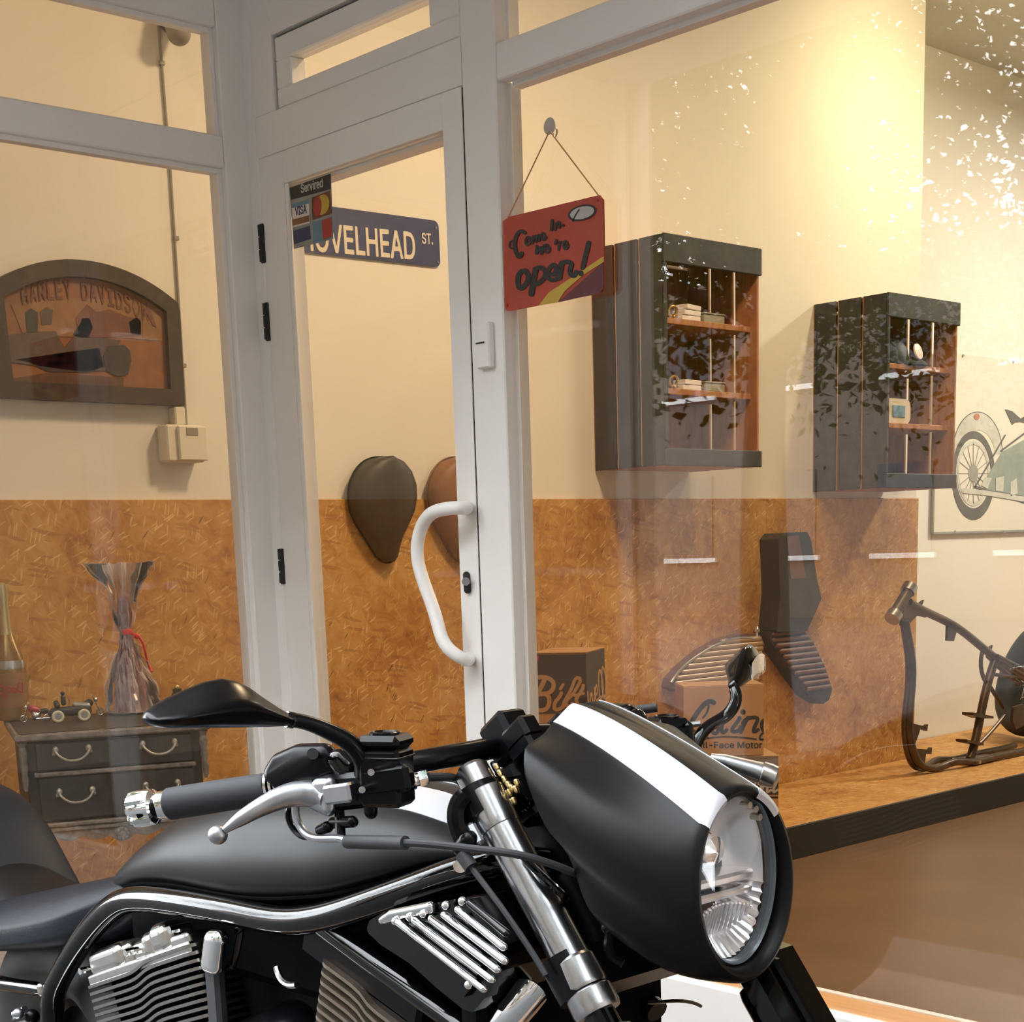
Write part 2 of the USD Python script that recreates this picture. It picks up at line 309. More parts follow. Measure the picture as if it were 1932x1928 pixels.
M['leaf'] = usdkit.material(stage, '/World/Looks/leaf', {'o': ('geometry', {}), 'r': ('rgb_ramp', {'ramp': [(0, (.03, .07, .012)), (1, (.1, .17, .03))]}), 'd': ('diffuse_bsdf', {}), 't': ('translucent_bsdf', {}), 'm': ('mix_closure', {'fac': .35})},
    [('o.random_per_island', 'r.fac'), ('r.color', 'd.color'), ('r.color', 't.color'), ('d.BSDF', 'm.closure1'), ('t.BSDF', 'm.closure2')], surface='m.closure')
# ================================================================== the setting
DX, WY, LY, FZ, CZ = 2.3, 4.3, 3.358, 0.02, 3.6
Xn, Yn = np.array([-1.0, 0, 0]), np.array([0, -1.0, 0])
def struct(name, m, mat, label=None, smooth=False): return solo(name, m, mat, label, None, None, 'structure', smooth)
struct('road', bx(-30, -1.6, -30, 30, -.35, -.13, 0), 'asphalt', 'dark asphalt street behind the photographer')
struct('pavement', bx(-1.6, DX+.02, -30, 30, -.25, -.03, 0), 'pavement', 'grey street pavement in front of the shop')
struct('floor', bx(1.0, 10, -2, 5, -.2, FZ, 0), 'floor_brown', 'plain brown shop floor behind the glass')
struct('wall_back', cat(bx(1.0, 6.68, WY, 4.9, -.1, CZ, 0)), 'wall_paint', 'cream back wall above the orange board cladding')
struct('wall_alcove', bx(6.68, 10, 4.66, 4.9, -.1, CZ, 0), 'wall_paint', 'set-back cream wall behind the bare motorcycle frame')
struct('wall_right', bx(9.9, 10.1, -2, 4.9, -.1, CZ, 0), 'wall_paint')
struct('wall_near', bx(2.36, 10, -2.2, -2, -.1, CZ, 0), 'wall_paint')
struct('wall_left', bx(.98, 1.02, LY+.06, WY, -.1, CZ, 0), 'wall_paint')
struct('ceiling', bx(.98, 10.1, -2.2, 4.9, CZ, CZ+.15, 0), 'ceiling_paint')
# white building front over and under the glazing
struct('wall_front', cat(bx(DX+.005, DX+.12, -2.2, LY+.06, 2.52, 7, 0), bx(DX+.005, DX+.05, -2.2, 2.47, -.05, .2, 0), bx(.98, DX+.12, LY+.005, LY+.12, 2.52, 7, 0), bx(1.0, DX, LY+.01, LY+.05, -.05, .3, 0), bx(DX+.005, DX+.12, -2.2, -.6, -.05, 2.6, 0), bx(.98, 1.0, LY+.12, 14, CZ, 7, 0), bx(.9, .98, LY, 14, -.05, 7, 0)), 'facade', 'white building front around the shop glazing')
struct('soffit', cat(bx(1.35, DX+.05, -2.2, 2.4, 2.56, 2.7, 0), bx(.92, DX+.05, 2.4, LY+.05, 2.56, 2.7, 0)), 'white_paint', 'pale soffit over the recessed shop corner')
cl = UsdGeom.Xform.Define(stage, '/World/'+numbered('/World', 'trim')).GetPrim(); tag(cl, 'orange strand-board cladding along the lower half of the back wall', kind='structure')
for x0, x1 in ((1.02, 3.0), (3.002, 5.5), (5.502, 6.674)): part(cl, 'strand_board', bx(x0, x1, WY-.018, WY-.001, FZ, 1.403, .002), 'osb', smooth=False)

# ---- left shop window (faces the street straight on)
W, G = 'white_paint', 'window_glass'
def glazing(name, label):
    p = UsdGeom.Xform.Define(stage, '/World/'+name).GetPrim(); tag(p, label, kind='structure'); return p
w1 = glazing('window_1', 'left shop window in white aluminium, looking onto the black chest')
yl = (LY, LY+.05)
part(w1, 'stile', bx(2.234, DX+.03, *yl, .0, 2.56), W, smooth=False); part(w1, 'stile', bx(1.0, 1.07, *yl, .0, 2.56), W, smooth=False)
for z0, z1 in ((.3, .37), (2.134, 2.205), (2.445, 2.54)): part(w1, 'rail', bx(1.07, 2.234, LY+.003, LY+.047, z0, z1), W, smooth=False)
part(w1, 'inner_frame', cat(bx(2.228, 2.3, LY+.05, LY+.065, .3, 2.56, .002), bx(1.0, 2.228, LY+.05, LY+.07, 2.130, 2.205, .002)), W, smooth=False)
for z0, z1 in ((.37, 2.134), (2.205, 2.445)):
    part(w1, 'glazing_bead', cat(bx(2.222, 2.234, LY+.018, LY+.045, z0, z1, .001), bx(1.07, 1.082, LY+.018, LY+.045, z0, z1, .001), bx(1.082, 2.222, LY+.018, LY+.045, z1-.012, z1, .001)), W, smooth=False)
    part(w1, 'pane', bx(1.072, 2.232, LY+.022, LY+.028, z0+.002, z1-.002, 0), G, smooth=False)
# ---- door leaf, its frame and the hopper light above it (they face left)
d1 = glazing('door_1', 'white aluminium glass shop door with a bowed pull handle')
xd = (DX+.002, DX+.052)
part(d1, 'door_frame', bx(DX, DX+.05, 3.318, LY+.03, .0, 2.56), W, smooth=False)
part(d1, 'header', bx(DX, DX+.05, 2.575, 3.318, 2.1535, 2.2445, .001), W, smooth=False)
part(d1, 'stile', bx(*xd, 3.2205, 3.317, .04, 2.153, .001), W, smooth=False); part(d1, 'stile', bx(*xd, 2.5795, 2.642, .04, 2.153, .001), W, smooth=False)
part(d1, 'rail', bx(*xd, 2.642, 3.2205, 2.081, 2.153, .001), W, smooth=False); part(d1, 'rail', bx(*xd, 2.642, 3.2205, .04, .3, .001), W, smooth=False)
part(d1, 'glazing_bead', cat(bx(DX+.003, DX+.0098, 3.2065, 3.2205, .3, 2.081, .002), bx(DX+.03, DX+.07, 2.648, 3.2, 2.073, 2.081, .001)), W, smooth=False)
part(d1, 'pane', bx(DX+.010, DX+.016, 2.643, 3.219, .302, 2.079, 0), G, smooth=False)
part(d1, 'seal', bx(DX+.004, DX+.03, 2.5745, 2.581, .04, 2.15, 0), 'gasket', smooth=False)
for z0, z1 in ((1.918, 2.008), (1.738, 1.827), (1.151, 1.239)):
    part(d1, 'hinge', cat(bx(DX-.004, DX+.004, 3.312, 3.327, z0, z1, .002), [cyl((DX-.005, 3.3195, z), (DX-.005, 3.3195, z+.026), .0055, 12) for z in (z0+.003, z0+.032, z0+.061)]), 'gasket')
hp = spline([AX(878, 958, DX-.002), AX(866, 958, DX-.045), AX(835, 961, DX-.06), AX(800, 985, DX-.06), AX(787, 1035, DX-.06), AX(800, 1100, DX-.06), AX(824, 1170, DX-.06), AX(845, 1222, DX-.06), AX(868, 1240, DX-.045), AX(884, 1241, DX-.002)], 60)
part(d1, 'pull_handle', tube(hp, .0145, 16), W)
part(d1, 'lock_plate', cat(hull((AX(880, 1085, DX-.003), .008), (AX(882, 1113, DX-.003), .008))), 'gasket'); part(d1, 'lock_cylinder', cyl(AX(879, 1097, DX), AX(879, 1097, DX-.016), .009, 18), 'aluminium')
w3 = glazing('window_3', 'slim hopper window above the shop door')
part(w3, 'frame', cat(bx(DX, DX+.05, 3.238, 3.318, 2.243, 2.56), bx(DX, DX+.05, 2.575, 3.238, 2.408, 2.56)), W, smooth=False)
xs = (DX+.006, DX+.05)
for a in ((2.58, 3.231, 2.35, 2.401), (2.58, 3.231, 2.247, 2.29)): part(w3, 'sash_rail', bx(*xs, *a), W, smooth=False)
for a in ((3.172, 3.231, 2.29, 2.35), (2.58, 2.677, 2.29, 2.35)): part(w3, 'sash_stile', bx(*xs, *a), W, smooth=False)
part(w3, 'pane', bx(DX+.024, DX+.03, 2.678, 3.171, 2.291, 2.349, 0), G, smooth=False)
part(w3, 'seal', cat(bx(DX+.02, DX+.04, 3.231, 3.238, 2.247, 2.408, 0), bx(DX+.02, DX+.04, 2.58, 3.231, 2.401, 2.408, 0)), 'gasket', smooth=False)
# ---- right shop window
w2 = glazing('window_2', 'large right shop window in white aluminium')
part(w2, 'post', bx(DX, DX+.05, 2.472, 2.5745, .0, 2.56), W, smooth=False); part(w2, 'post', bx(DX, DX+.05, -.6, -.5, .0, 2.56), W, smooth=False)
for z0, z1 in ((.2, .352), (2.139, 2.208), (2.47, 2.56)): part(w2, 'rail', bx(DX+.002, DX+.035, -.5, 2.472, z0, z1), W, smooth=False)
for z0, z1 in ((.352, 2.139), (2.208, 2.47)):
    part(w2, 'glazing_bead', cat(bx(DX+.032, DX+.06, 2.462, 2.56, z0, z1, .001), bx(DX+.032, DX+.06, -.5, 2.458, z1-.01, z1+.02, .001)), W, smooth=False)
    part(w2, 'pane', bx(DX+.022, DX+.028, -.499, 2.471, z0+.001, z1-.001, 0), G, smooth=False)
part(w2, 'inner_sill', bx(DX+.036, 2.438, -.5, 2.5, .31, .345), 'ledge_wood', smooth=False); part(w2, 'sill_trim', bx(2.439, 2.449, -.5, 2.5, .04, .349), 'sign_cream', smooth=False)
# small alarm contact on the post
sc = thing('door_sensor', 'small white plastic contact box on the white post beside the door', 'sensor', (DX, 2.52, 1.64))
a, b = AX(904, 612, DX), AX(937, 693, DX)
part(sc, 'case', bx(DX-.016, DX+.001, b[1]+.004, a[1]-.004, b[2], a[2], .003), 'switch_cream' if 0 else W, smooth=False); part(sc, 'slot', bx(DX-.0175, DX-.0155, b[1]+.018, a[1]-.006, 1.640, 1.643, 0), 'gasket', smooth=False)

# ================================================================== on the back wall
# arched painted plaque (top left)
PW = WY-.028
def AYw(px, py, y=PW): return AY(px, py, y)
plq = thing('wall_plaque', 'arched dark wooden plaque with a painted old car scene on the cream wall', 'picture', (2.3, WY, 1.65))
def plane_poly(pts, y): return Polygon([(AY(a, b, y)[0], AY(a, b, y)[2]) for a, b in pts])
arch = [(348, 766), (346, 690), (338, 590), (330, 568), (300, 546), (262, 523), (220, 505), (180, 494), (140, 490.5), (128, 490)]
ax_, az_, ar_ = 2.333, 1.547, .521; arc_ = np.linspace(math.asin(.428/ar_), math.pi-math.asin(.428/ar_), 40)
outer = Polygon([(ax_-.296, 1.679), (ax_+.296, 1.679), (ax_+.302, 1.95)]+[(ax_+ar_*math.cos(a), az_+ar_*math.sin(a)) for a in arc_]+[(ax_-.302, 1.95)])
inner = outer.buffer(-.046)
X3, Z3 = np.array([1.0, 0, 0]), np.array([0, 0, 1.0])
part(plq, 'backboard', ext(outer.buffer(-.006), (0, WY-.002, 0), X3, Z3, .022), 'frame_wood', smooth=False)
part(plq, 'frame', ext(outer.difference(inner), (0, WY-.012, 0), X3, Z3, .034), 'frame_wood', smooth=False)
part(plq, 'painted_panel', ext(inner.buffer(.001), (0, WY-.022, 0), X3, Z3, .006), 'pic_orange', smooth=False)
def zz(pts): return [(x/5.367, 470+y/5.367) for x, y in pts]
PP = (0, WY-.0285, 0)
for nm, mt, pts in (('painted_sky', 'pic_tan', [(110, 560), (600, 490), (1450, 520), (1640, 700), (1640, 930), (1300, 900), (240, 880)]),
    ('painted_hill', 'pic_red', [(760, 700), (880, 560), (980, 640), (1100, 610), (1300, 690), (1420, 700), (1430, 880), (800, 900)]),
    ('painted_tree', 'pic_green', [(250, 640), (310, 600), (380, 640), (380, 840), (270, 850)]), ('painted_tree', 'pic_mauve', [(400, 640), (460, 590), (530, 620), (520, 760), (420, 770)]),
    ('painted_tree', 'pic_green', [(1300, 740), (1380, 690), (1425, 740), (1420, 870), (1320, 860)]), ('painted_house', 'pic_tan', [(1440, 900), (1440, 700), (1480, 660), (1530, 750), (1530, 930)]), ('painted_roof', 'pic_red', [(1460, 600), (1510, 600), (1580, 790), (1540, 770), (1480, 655), (1440, 700)]),
    ('painted_bank', 'pic_brown', [(0, 1330), (500, 1250), (1250, 1300), (1250, 1440), (0, 1440)]),
    ('painted_car', 'pic_mauve', [(0, 880), (300, 840), (560, 830), (650, 1000), (760, 860), (940, 900), (1000, 900), (1220, 920), (1100, 1230), (800, 1240), (0, 1130)]),
    ('painted_car', 'pic_dark', [(150, 1120), (700, 1040), (1000, 1000), (1050, 1190), (880, 1250), (480, 1240), (300, 1150)]), ('painted_driver', 'pic_green', [(740, 860), (800, 770), (830, 700), (900, 700), (935, 790), (900, 880), (760, 890)]),
    ('painted_wheel', 'pic_dark', [(1090, 980), (1250, 970), (1310, 1030), (1325, 1130), (1290, 1270), (1180, 1290), (1060, 1220), (1040, 1080)])):
    part(plq, nm, decal(zz(pts), PP, Yn, .0012, 0 if nm in ('painted_sky', 'painted_bank') else .0012 if nm != 'painted_wheel' and nm != 'painted_roof' else .0026), mt, smooth=False)
# the arched lettering
letters = 'HARLEY DAVIDSON'; LM = []
for i, ch in enumerate(letters):
    if ch == ' ': continue
    u = i/(len(letters)-1); px = 48+u*226; py = 553+14*(2*u-.75)**2*1.6-4+u*6
    o, e = AY(px-6, py+13, WY-.030), AY(px+6.5, py+13+5*(u-.35), WY-.030)
    LM.append(text_on(ch, o, e-o, Z3, height=.05, depth=.0012))
part(plq, 'lettering', cat(*LM), 'pic_letter', smooth=False)
# conduit, switch box, dome
cd = thing('cable_conduit', 'thin dark cable conduit running straight down the cream wall to the switch box', 'conduit', (2.68, WY, 1.3))
part(cd, 'conduit', tube([AY(293, 10, WY-.006)+[0, 0, .5], AY(322, 330, WY-.006), AY(352, 806, WY-.006)], .0042, 8), 'grey_plastic'); 
for q in ((303, 120), (330, 450), (344, 690)): part(cd, 'clip', bx(*(AY(*q, WY)[0]+np.array([-.008, .008])), WY-.012, WY-.0005, *(AY(*q, WY)[2]+np.array([-.006, .006])), .001), 'grey_plastic', smooth=False)
sb = thing('switch_box', 'cream plastic electrical box with a small grey window below the plaque corner', 'switch box', (2.65, WY, 1.55))
a, b = AY(313, 800, WY-.06), AY(388, 872, WY-.06)
part(sb, 'case', bx(a[0], b[0], WY-.06, WY-.001, b[2], a[2], .005), 'switch_cream', smooth=False); part(sb, 'cover', bx(a[0]+.035, b[0]+.004, WY-.072, WY-.06, b[2]+.004, a[2]-.004, .003), 'switch_cream', smooth=False)
q = AY(363, 814, WY-.074); part(sb, 'window', bx(q[0]-.02, q[0]+.02, WY-.0745, WY-.071, q[2]-.011, q[2]+.011, .001), 'switch_grey', smooth=False)
q = AY(336, 785, WY-.03); part(sb, 'cable_entry', bx(q[0]-.018, q[0]+.018, WY-.045, WY-.001, a[2], a[2]+.055, .004), 'switch_cream', smooth=False)
dm = thing('wall_fitting', 'small grey rounded fitting high on the cream wall beside the cable conduit', 'sensor', (2.72, WY, 2.75))
q = AY(334, 48, WY-.05); part(dm, 'mount', cyl(q+[0, .049, .02], q+[0, .02, .02], .03, 16), 'grey_plastic'); part(dm, 'dome', hull((q+[0, 0, .03], .042), (q+[-.015, -.03, -.03], .035)), 'grey_plastic'); part(dm, 'lens', ball(q+[.005, -.045, .035], .018), 'gasket')
# blue street sign
ss = thing('street_sign', 'dark blue street sign plate with cream capital letters on the wall behind the door', 'sign', (3.4, WY, 2.3))
TR, BR, BL = AY(829, 417, WY-.01), AY(832, 504, WY-.01), AY(553, 473, WY-.01)
U = (BR-BL)/np.linalg.norm(BR-BL); V = np.cross([0, -1.0, 0], U)*1.0; V = np.array([-U[2], 0, U[0]]); hgt = float(np.dot(TR-BR, V)); wid = .66
plate = sbox(0, 0, wid, hgt).buffer(-.022).buffer(.022); O = BR-U*wid
part(ss, 'plate', ext(plate, O+np.array([0, .006, 0]), U, V, .004), 'sign_blue', smooth=False)
F0 = np.array([0, .0012, 0])
l0, l1 = AY(608, 474, WY-.008), AY(784, 489, WY-.008); step = (l1-l0)/6.72
s0 = l0-step*2.35
part(ss, 'lettering', cat(text_on('SHOVELHEAD', s0, l1-s0, V, height=hgt*.56, bold=True), text_on('ST.', AY(796, 459, WY-.008), AY(817, 461, WY-.008)-AY(796, 459, WY-.008), V, height=hgt*.22)), 'sign_cream', smooth=False)
for px, py in ((822, 430), (826, 495)): q = AY(px, py, WY-.008); part(ss, 'screw', cyl(q, q-[0, .003, 0], .004, 10), 'aluminium')

# two sprung-style solo seats hung on the wall
def solo_seat(name, label, mat, cx_px, dz=0.0):
    ctr = [(0, 862, 6), (0, 872, 34), (0, 890, 50), (0, 915, 60), (0, 940, 62), (0, 965, 58), (0, 990, 47), (2, 1015, 33), (6, 1035, 25), (10, 1050, 19), (12, 1060, 8)]
    t = thing(name, label, 'seat', (AY(cx_px, 960, WY)[0], WY, AY(cx_px, 960, WY)[2]))
    rings = []
    for i, (dx, py, hw) in enumerate(ctr):
        c = AY(cx_px+dx, py, WY-.03); w = hw/ (FPX/5.0)*1.32; u = i/(len(ctr)-1); dep = .03+.035*math.sin(math.pi*min(1, u*1.1+.05))+(.03*(1-u)**2)
        rings.append([c+np.array([w*math.cos(a), -.0+(-dep if math.sin(a) > 0 else -.012*0)*abs(math.sin(a))**.7+(.028 if math.sin(a) < 0 else 0)*abs(math.sin(a))**.5, 0]) for a in np.linspace(0, 2*np.pi, 24, endpoint=False)])
    part(t, 'cushion', loft(rings), mat)
    # welt along the edge
    ed = [r[0]+np.array([.001, 0, 0]) for r in rings]+[r[12]-np.array([.001, 0, 0]) for r in rings[::-1]]
    part(t, 'piping', tube(np.array(ed+[ed[0]]), .003, 6, 80), 'dark_void' if mat == 'black_leather' else 'rib_leather')
    part(t, 'peg', cyl(AY(cx_px, 940, WY-.0005), AY(cx_px, 940, WY-.03), .012, 12), 'aluminium')
solo_seat('saddle', 'black leather solo motorcycle saddle hung on the wall behind the door', 'black_leather', 719)
solo_seat('saddle', 'tan brown leather saddle on the wall, half hidden by the door handle', 'brown_leather', 862)

# wooden crates as wall shelves
def crate(label, L, T, Bm, fl, fr, tilt):
    """L px of the back-left edge, T/Bm its top and bottom, fl/fr the front corners' px at the top"""
    bl, tl = AY(L, Bm, WY-.004), AY(L, T, WY-.004); x0 = (bl[0]+tl[0])/2
    f = AX(*fl, x0); y0 = f[1]; zt = f[2]; x1 = AY(*fr, y0)[0]; zb = bl[2]; y1 = WY-.004; h = zt-zb; w = x1-x0
    t = thing('wall_crate', label, 'crate', (x0, y1, zb)); dpt = y1-y0; sw = (dpt-2*.014)/3
    th = .013
    for k in range(3):                                        # side slats, left and right
        ya = y0+k*(sw+.014)
        part(t, 'side_slat', bx(x0, x0+th, ya, ya+sw, zb, zt, .002), 'crate_paint', smooth=False)
        part(t, 'slat_edge', bx(x0+.001, x0+th-.001, ya+sw-.0005, ya+sw+.003, zb+.001, zt-.001, 0), 'crate_edge', smooth=False)
        part(t, 'side_slat', bx(x1-th, x1, ya, ya+sw, zb, zt, .002), 'crate_wood', smooth=False)
        xa = x0+th+k*((w-2*th)/3)
        part(t, 'back_slat', bx(xa+.011, xa+(w-2*th)/3-.011, y1-th, y1, zb+.03, zt-.03, .002), 'crate_wood', smooth=False)
    lx = .055
    part(t, 'end_board', bx(x0+th, x1-th, y0+.02, y1-th, zt-.02, zt-.001, .002), 'crate_wood', smooth=False); part(t, 'end_board', bx(x0+th, x1-th, y0+.02, y1-th, zb+.001, zb+.02, .002), 'crate_wood', smooth=False)
    part(t, 'front_batten', bx(x0+th*0, x1+.004, y0-.012, y0-.0005, zt-h*.12, zt+.002, .003), 'crate_paint', smooth=False); part(t, 'front_batten', bx(x0, x1+.004, y0-.012, y0-.0005, zb-.002, zb+h*.075, .003), 'crate_paint', smooth=False)
    part(t, 'front_batten', bx(x0, x0+.018, y0-.0125, y0-.0005, zb+h*.075, zt-h*.12, .003), 'crate_paint', smooth=False)
    zs = [zb+h*.345, zb+h*.655]
    for z in zs:
        part(t, 'shelf', bx(x0+th, x1-th, y0+.03, y1-th, z-.022, z, .002), 'crate_wood', smooth=False)
    return t, x0, x1, y0, y1, zb, zt, zs
c1 = crate('larger left dark crate hung as a shelf on the wall, beside the red open sign', 1119, 470, 888, (1247, 440), (1432, 463), 0)
c2 = crate('smaller right dark crate hung as a shelf, holding a cap and a beige tin', 1535, 573, 928, (1672, 552), (1808, 570), 0)
print('crates', [np.round(c[1:7], 2).tolist() for c in (c1, c2)])
def small_items(c):
    _, x0, x1, y0, y1, zb, zt, zs = c
    for k, z in enumerate(zs[::-1]):
        lev = ('upper', 'lower')[k]
        t = thing('card_stack', f'little stack of pale cards on the {lev} shelf of the left crate', 'cards', (x0+.24, y0+.09, z))
        for j in range(2+(1-k)): part(t, 'card', obb((x0+.235+.006*j, y0+.09, z+.012+.020*j), (1, .1*j, 0), (-.1*j, 1, 0), (0, 0, 1), .105, .06, .018, .002), 'spark_white', smooth=False)
        t = thing('metal_trinket', f'small twisted brass trinket on the {lev} shelf of the left crate', 'ornament', (x0+.14, y0+.08, z))
        part(t, 'base', lathe([(.018, 0), (.022, .004), (.012, .010), (.006, .02)], (x0+.15, y0+.08, z+.0005)), 'gold_bit'); part(t, 'coil', torus((x0+.15, y0+.08, z+.034), (.3, 1, .2), .018, .006, 20, 8), 'gold_bit')
        t = thing('flat_case', f'flat grey-green case on the {lev} shelf of the left crate', 'case', (x0+.36, y0+.1, z))
        part(t, 'case', bx(x0+.31, x0+.43, y0+.06, y0+.14, z+.001, z+.034, .004), 'switch_grey', smooth=False); part(t, 'lid', bx(x0+.308, x0+.432, y0+.058, y0+.142, z+.034, z+.04, .002), 'switch_grey', smooth=False)
small_items(c1)
_, x0, x1, y0, y1, zb, zt, zs = c2
cp = thing('cap', 'black cap with a pale oval badge on the top shelf of the right crate', 'cap', (x0+.25, y0+.1, zs[1])); z = zs[1]
a1 = np.linspace(0, 2*np.pi, 24, endpoint=False)
part(cp, 'crown', loft([[np.array([x0+.19+.10*k*math.cos(a), y0+.13+.10*k*math.sin(a), z+.002+h]) for a in a1] for k, h in ((1, 0), (1.03, .03), (.95, .07), (.7, .1), (.25, .115))]), 'cap_black')
part(cp, 'peak', loft([[np.array([x0+.28+.12*k*math.cos(a), y0+.08+.075*k*math.sin(a), z+.004+h]) for a in a1] for k, h in ((1, 0), (1, .008), (.8, .02))]), 'cap_black')
part(cp, 'badge', lathe([(.036, 0), (.034, .006), (.02, .009)], (x0+.275, y0+.02, z+.055), (0.1, -1, .25), 20), 'spark_white')
tn = thing('tin', 'beige rounded tin with a blue label on the middle shelf of the right crate', 'tin', (x0+.2, y0+.1, zs[0])); z = zs[0]
part(tn, 'body', ext(sbox(-.125, 0, .10, .105).buffer(-.035).buffer(.035), (x0+.19, y0+.15, z+.001), X3, Z3, .09), 'case_beige', smooth=40)
part(tn, 'label', bx(x0+.15, x0+.245, y0+.0575, y0+.0597, z+.028, z+.078, .001), 'case_blue', smooth=False)

# long black and brown seat hung on the cladding
cs = thing('long_seat', 'long stepped leather seat with a ribbed brown pad hung on the strand board', 'seat', (5.7, WY, .9))
YS = WY-.02
up_poly = Polygon([(AY(a, b, YS-.05)[0], AY(a, b, YS-.05)[2]) for a, b in [(1451, 1018), (1460, 1006), (1506, 1004), (1514, 1022), (1524, 1090), (1533, 1130), (1515, 1170), (1506, 1190), (1448, 1192), (1455, 1120), (1453, 1060)]])
lo_poly = Polygon([(AY(a, b, YS-.05)[0], AY(a, b, YS-.05)[2]) for a, b in [(1447, 1190), (1508, 1186), (1530, 1215), (1552, 1262), (1564, 1300), (1558, 1320), (1546, 1328), (1520, 1312), (1490, 1272), (1462, 1232), (1446, 1206)]])
part(cs, 'backrest', ext(up_poly.buffer(-.01).buffer(.01), (0, WY-.0185, 0), X3, Z3, .10), 'black_leather', smooth=False)
part(cs, 'seat_base', ext(lo_poly.buffer(-.01).buffer(.01), (0, WY-.0185, 0), X3, Z3, .07), 'black_leather', smooth=False)
li = lo_poly.buffer(-.012); lb = li.bounds; axis = np.array([.55, -.83])
for k in range(11):
    zc = AY(1480, 1196+k*11.2, YS-.09)[2]; strip = li.intersection(sbox(-99, zc-.0105, 99, zc+.0105)).buffer(-.002).buffer(.001)
    if strip.area > 1e-5:
        for g in getattr(strip, 'geoms', [strip]):
            xa, za, xb, zb2 = g.bounds
            part(cs, 'rib', hull(((xa+.008, WY-.0905, zc+.002), .0105), ((xb-.008, WY-.0905, zc+.002), .0105)), 'rib_leather')
part(cs, 'stripe_panel', ext(Polygon([(AY(a, b, YS-.1)[0], AY(a, b, YS-.1)[2]) for a, b in [(1484, 1012), (1506, 1010), (1520, 1090), (1492, 1092)]]), (0, WY-.119, 0), X3, Z3, .004), 'rib_leather', smooth=False)

# poster with an old motorcycle
PY_ = 4.64
ps = thing('poster', 'white poster of a vintage motorcycle pinned to the set-back wall on the right', 'poster', (8.0, 4.66, 1.7))
bl, tl = AY(1760, 1006, PY_), AY(1811, 668, PY_); zb, zt, xa = bl[2], tl[2], bl[0]
part(ps, 'sheet', bx(xa, xa+2.0, PY_, PY_+.006, zb, zt, 0), 'poster_paper', smooth=False)
part(ps, 'edge_strip', cat(bx(xa-.006, xa+.006, PY_-.004, PY_+.008, zb-.004, zt, .001), bx(xa, xa+2.0, PY_-.004, PY_+.008, zb-.006, zb+.006, .001)), 'poster_grey', smooth=False)
P5 = (0, PY_, 0)
def zp(pts): return [(1720+x/5.075, 640+y/5.075) for x, y in pts]
def pz(name, polys, mat, lvl=0): part(ps, name, decal(polys, P5, Yn, .001, .0008*lvl+.0004), mat, smooth=False)
tyre_o, tyre_i = ell(1836, 897, 41, 84), ell(1836, 893, 33, 66)
pz('printed_fender', ell(1844, 856, 46, 78, 40, 180, 360).difference(ell(1846, 872, 33, 60)), 'poster_light', 0)
pz('printed_fender_edge', ell(1844, 856, 47.5, 79.5, 40, 180, 360).difference(ell(1844, 856, 46, 78)), 'poster_dark', 0)
pz('printed_tyre', tyre_o.difference(tyre_i), 'poster_dark', 1)
pz('printed_rim', ell(1836, 893, 31, 62).difference(ell(1836, 893, 27, 54)), 'poster_light', 1)
pz('printed_spokes', [line([(1836, 893), (1836+28*math.cos(a), 893+56*math.sin(a))], 1.2) for a in np.linspace(0, 6.28, 17)[:-1]], 'poster_grey', 1)
pz('printed_hub', [ell(1836, 893, 9, 16)], 'poster_grey', 2)
pz('printed_frame', [line(zp([(600, 1420), (740, 1180), (890, 920)]), 2.6), line(zp([(850, 1070), (1076, 900)]), 3), line(zp([(600, 1410), (1076, 1560)]), 4)], 'poster_dark', 3)
pz('printed_exhaust', [line(zp([(490, 1450), (700, 1470), (1060, 1530)]), 9)], 'poster_light', 4)
pz('printed_engine', [Polygon(zp([(720, 1310), (860, 1080), (1076, 960), (1076, 1500), (700, 1440)]))], 'poster_green', 2)
pz('printed_cylinder', [Polygon(zp([(800, 1330), (880, 1310), (870, 1460), (800, 1450)])), Polygon(zp([(940, 1370), (1000, 1330), (1010, 1480), (940, 1500)])), Polygon(zp([(660, 1400), (700, 1320), (760, 1330), (720, 1430)]))], 'poster_light', 4)
pz('printed_saddle', [Polygon(zp([(890, 670), (960, 690), (1040, 760), (1076, 740), (1076, 800), (1030, 790), (980, 800), (960, 820)]))], 'poster_dark', 2)
pz('printed_tail_lamp', [ell(1842, 786, 5, 6)], 'poster_red', 3)
for px, py in ((1816, 671), (1911, 683), (1801, 1003), (1893, 1003)):
    q = AY(px, py, PY_); part(ps, 'pin', cyl(q, q-[0, .006, 0], .007, 10), 'aluminium')
# ================================================================== stuck or hung on the glass
# card-payment sticker on the door pane
st = thing('card_sticker', 'square card-payment sticker in the top corner of the door glass', 'sticker', (DX+.024, 3.1, 2.0)); PS = (DX+.0098, 0, 0)
q = lambda x, y: (530+x/6.0375, 320+y/6.04)
def sk(nm, pts, mat, lvl): part(st, nm, decal([p if hasattr(p, 'area') else [q(*a) for a in p] for p in (pts if isinstance(pts, list) and not isinstance(pts[0], tuple) else [pts])], PS, Xn, .0006, .0006*lvl), mat, smooth=False)
sk('backing', [[(100, 205), (570, 45), (598, 790), (150, 905)]], 'poster_grey', 0)
sk('header_band', [[(104, 210), (568, 50), (572, 222), (122, 345)]], 'chest_black', 1)
a, b = AX(*q(230, 265), DX+.0085), AX(*q(480, 195), DX+.0085); part(st, 'header_text', text_on('Servired', a, b-a, Z3, height=.018, depth=.0005), 'poster_light', smooth=False)
sk('card_field', [[(130, 400), (320, 345), (330, 610), (140, 660)]], 'spark_white', 1); sk('card_band', [[(132, 395), (320, 340), (322, 385), (134, 440)]], 'case_blue', 2); sk('card_band', [[(138, 570), (326, 520), (328, 590), (142, 640)]], 'pic_tan', 2)
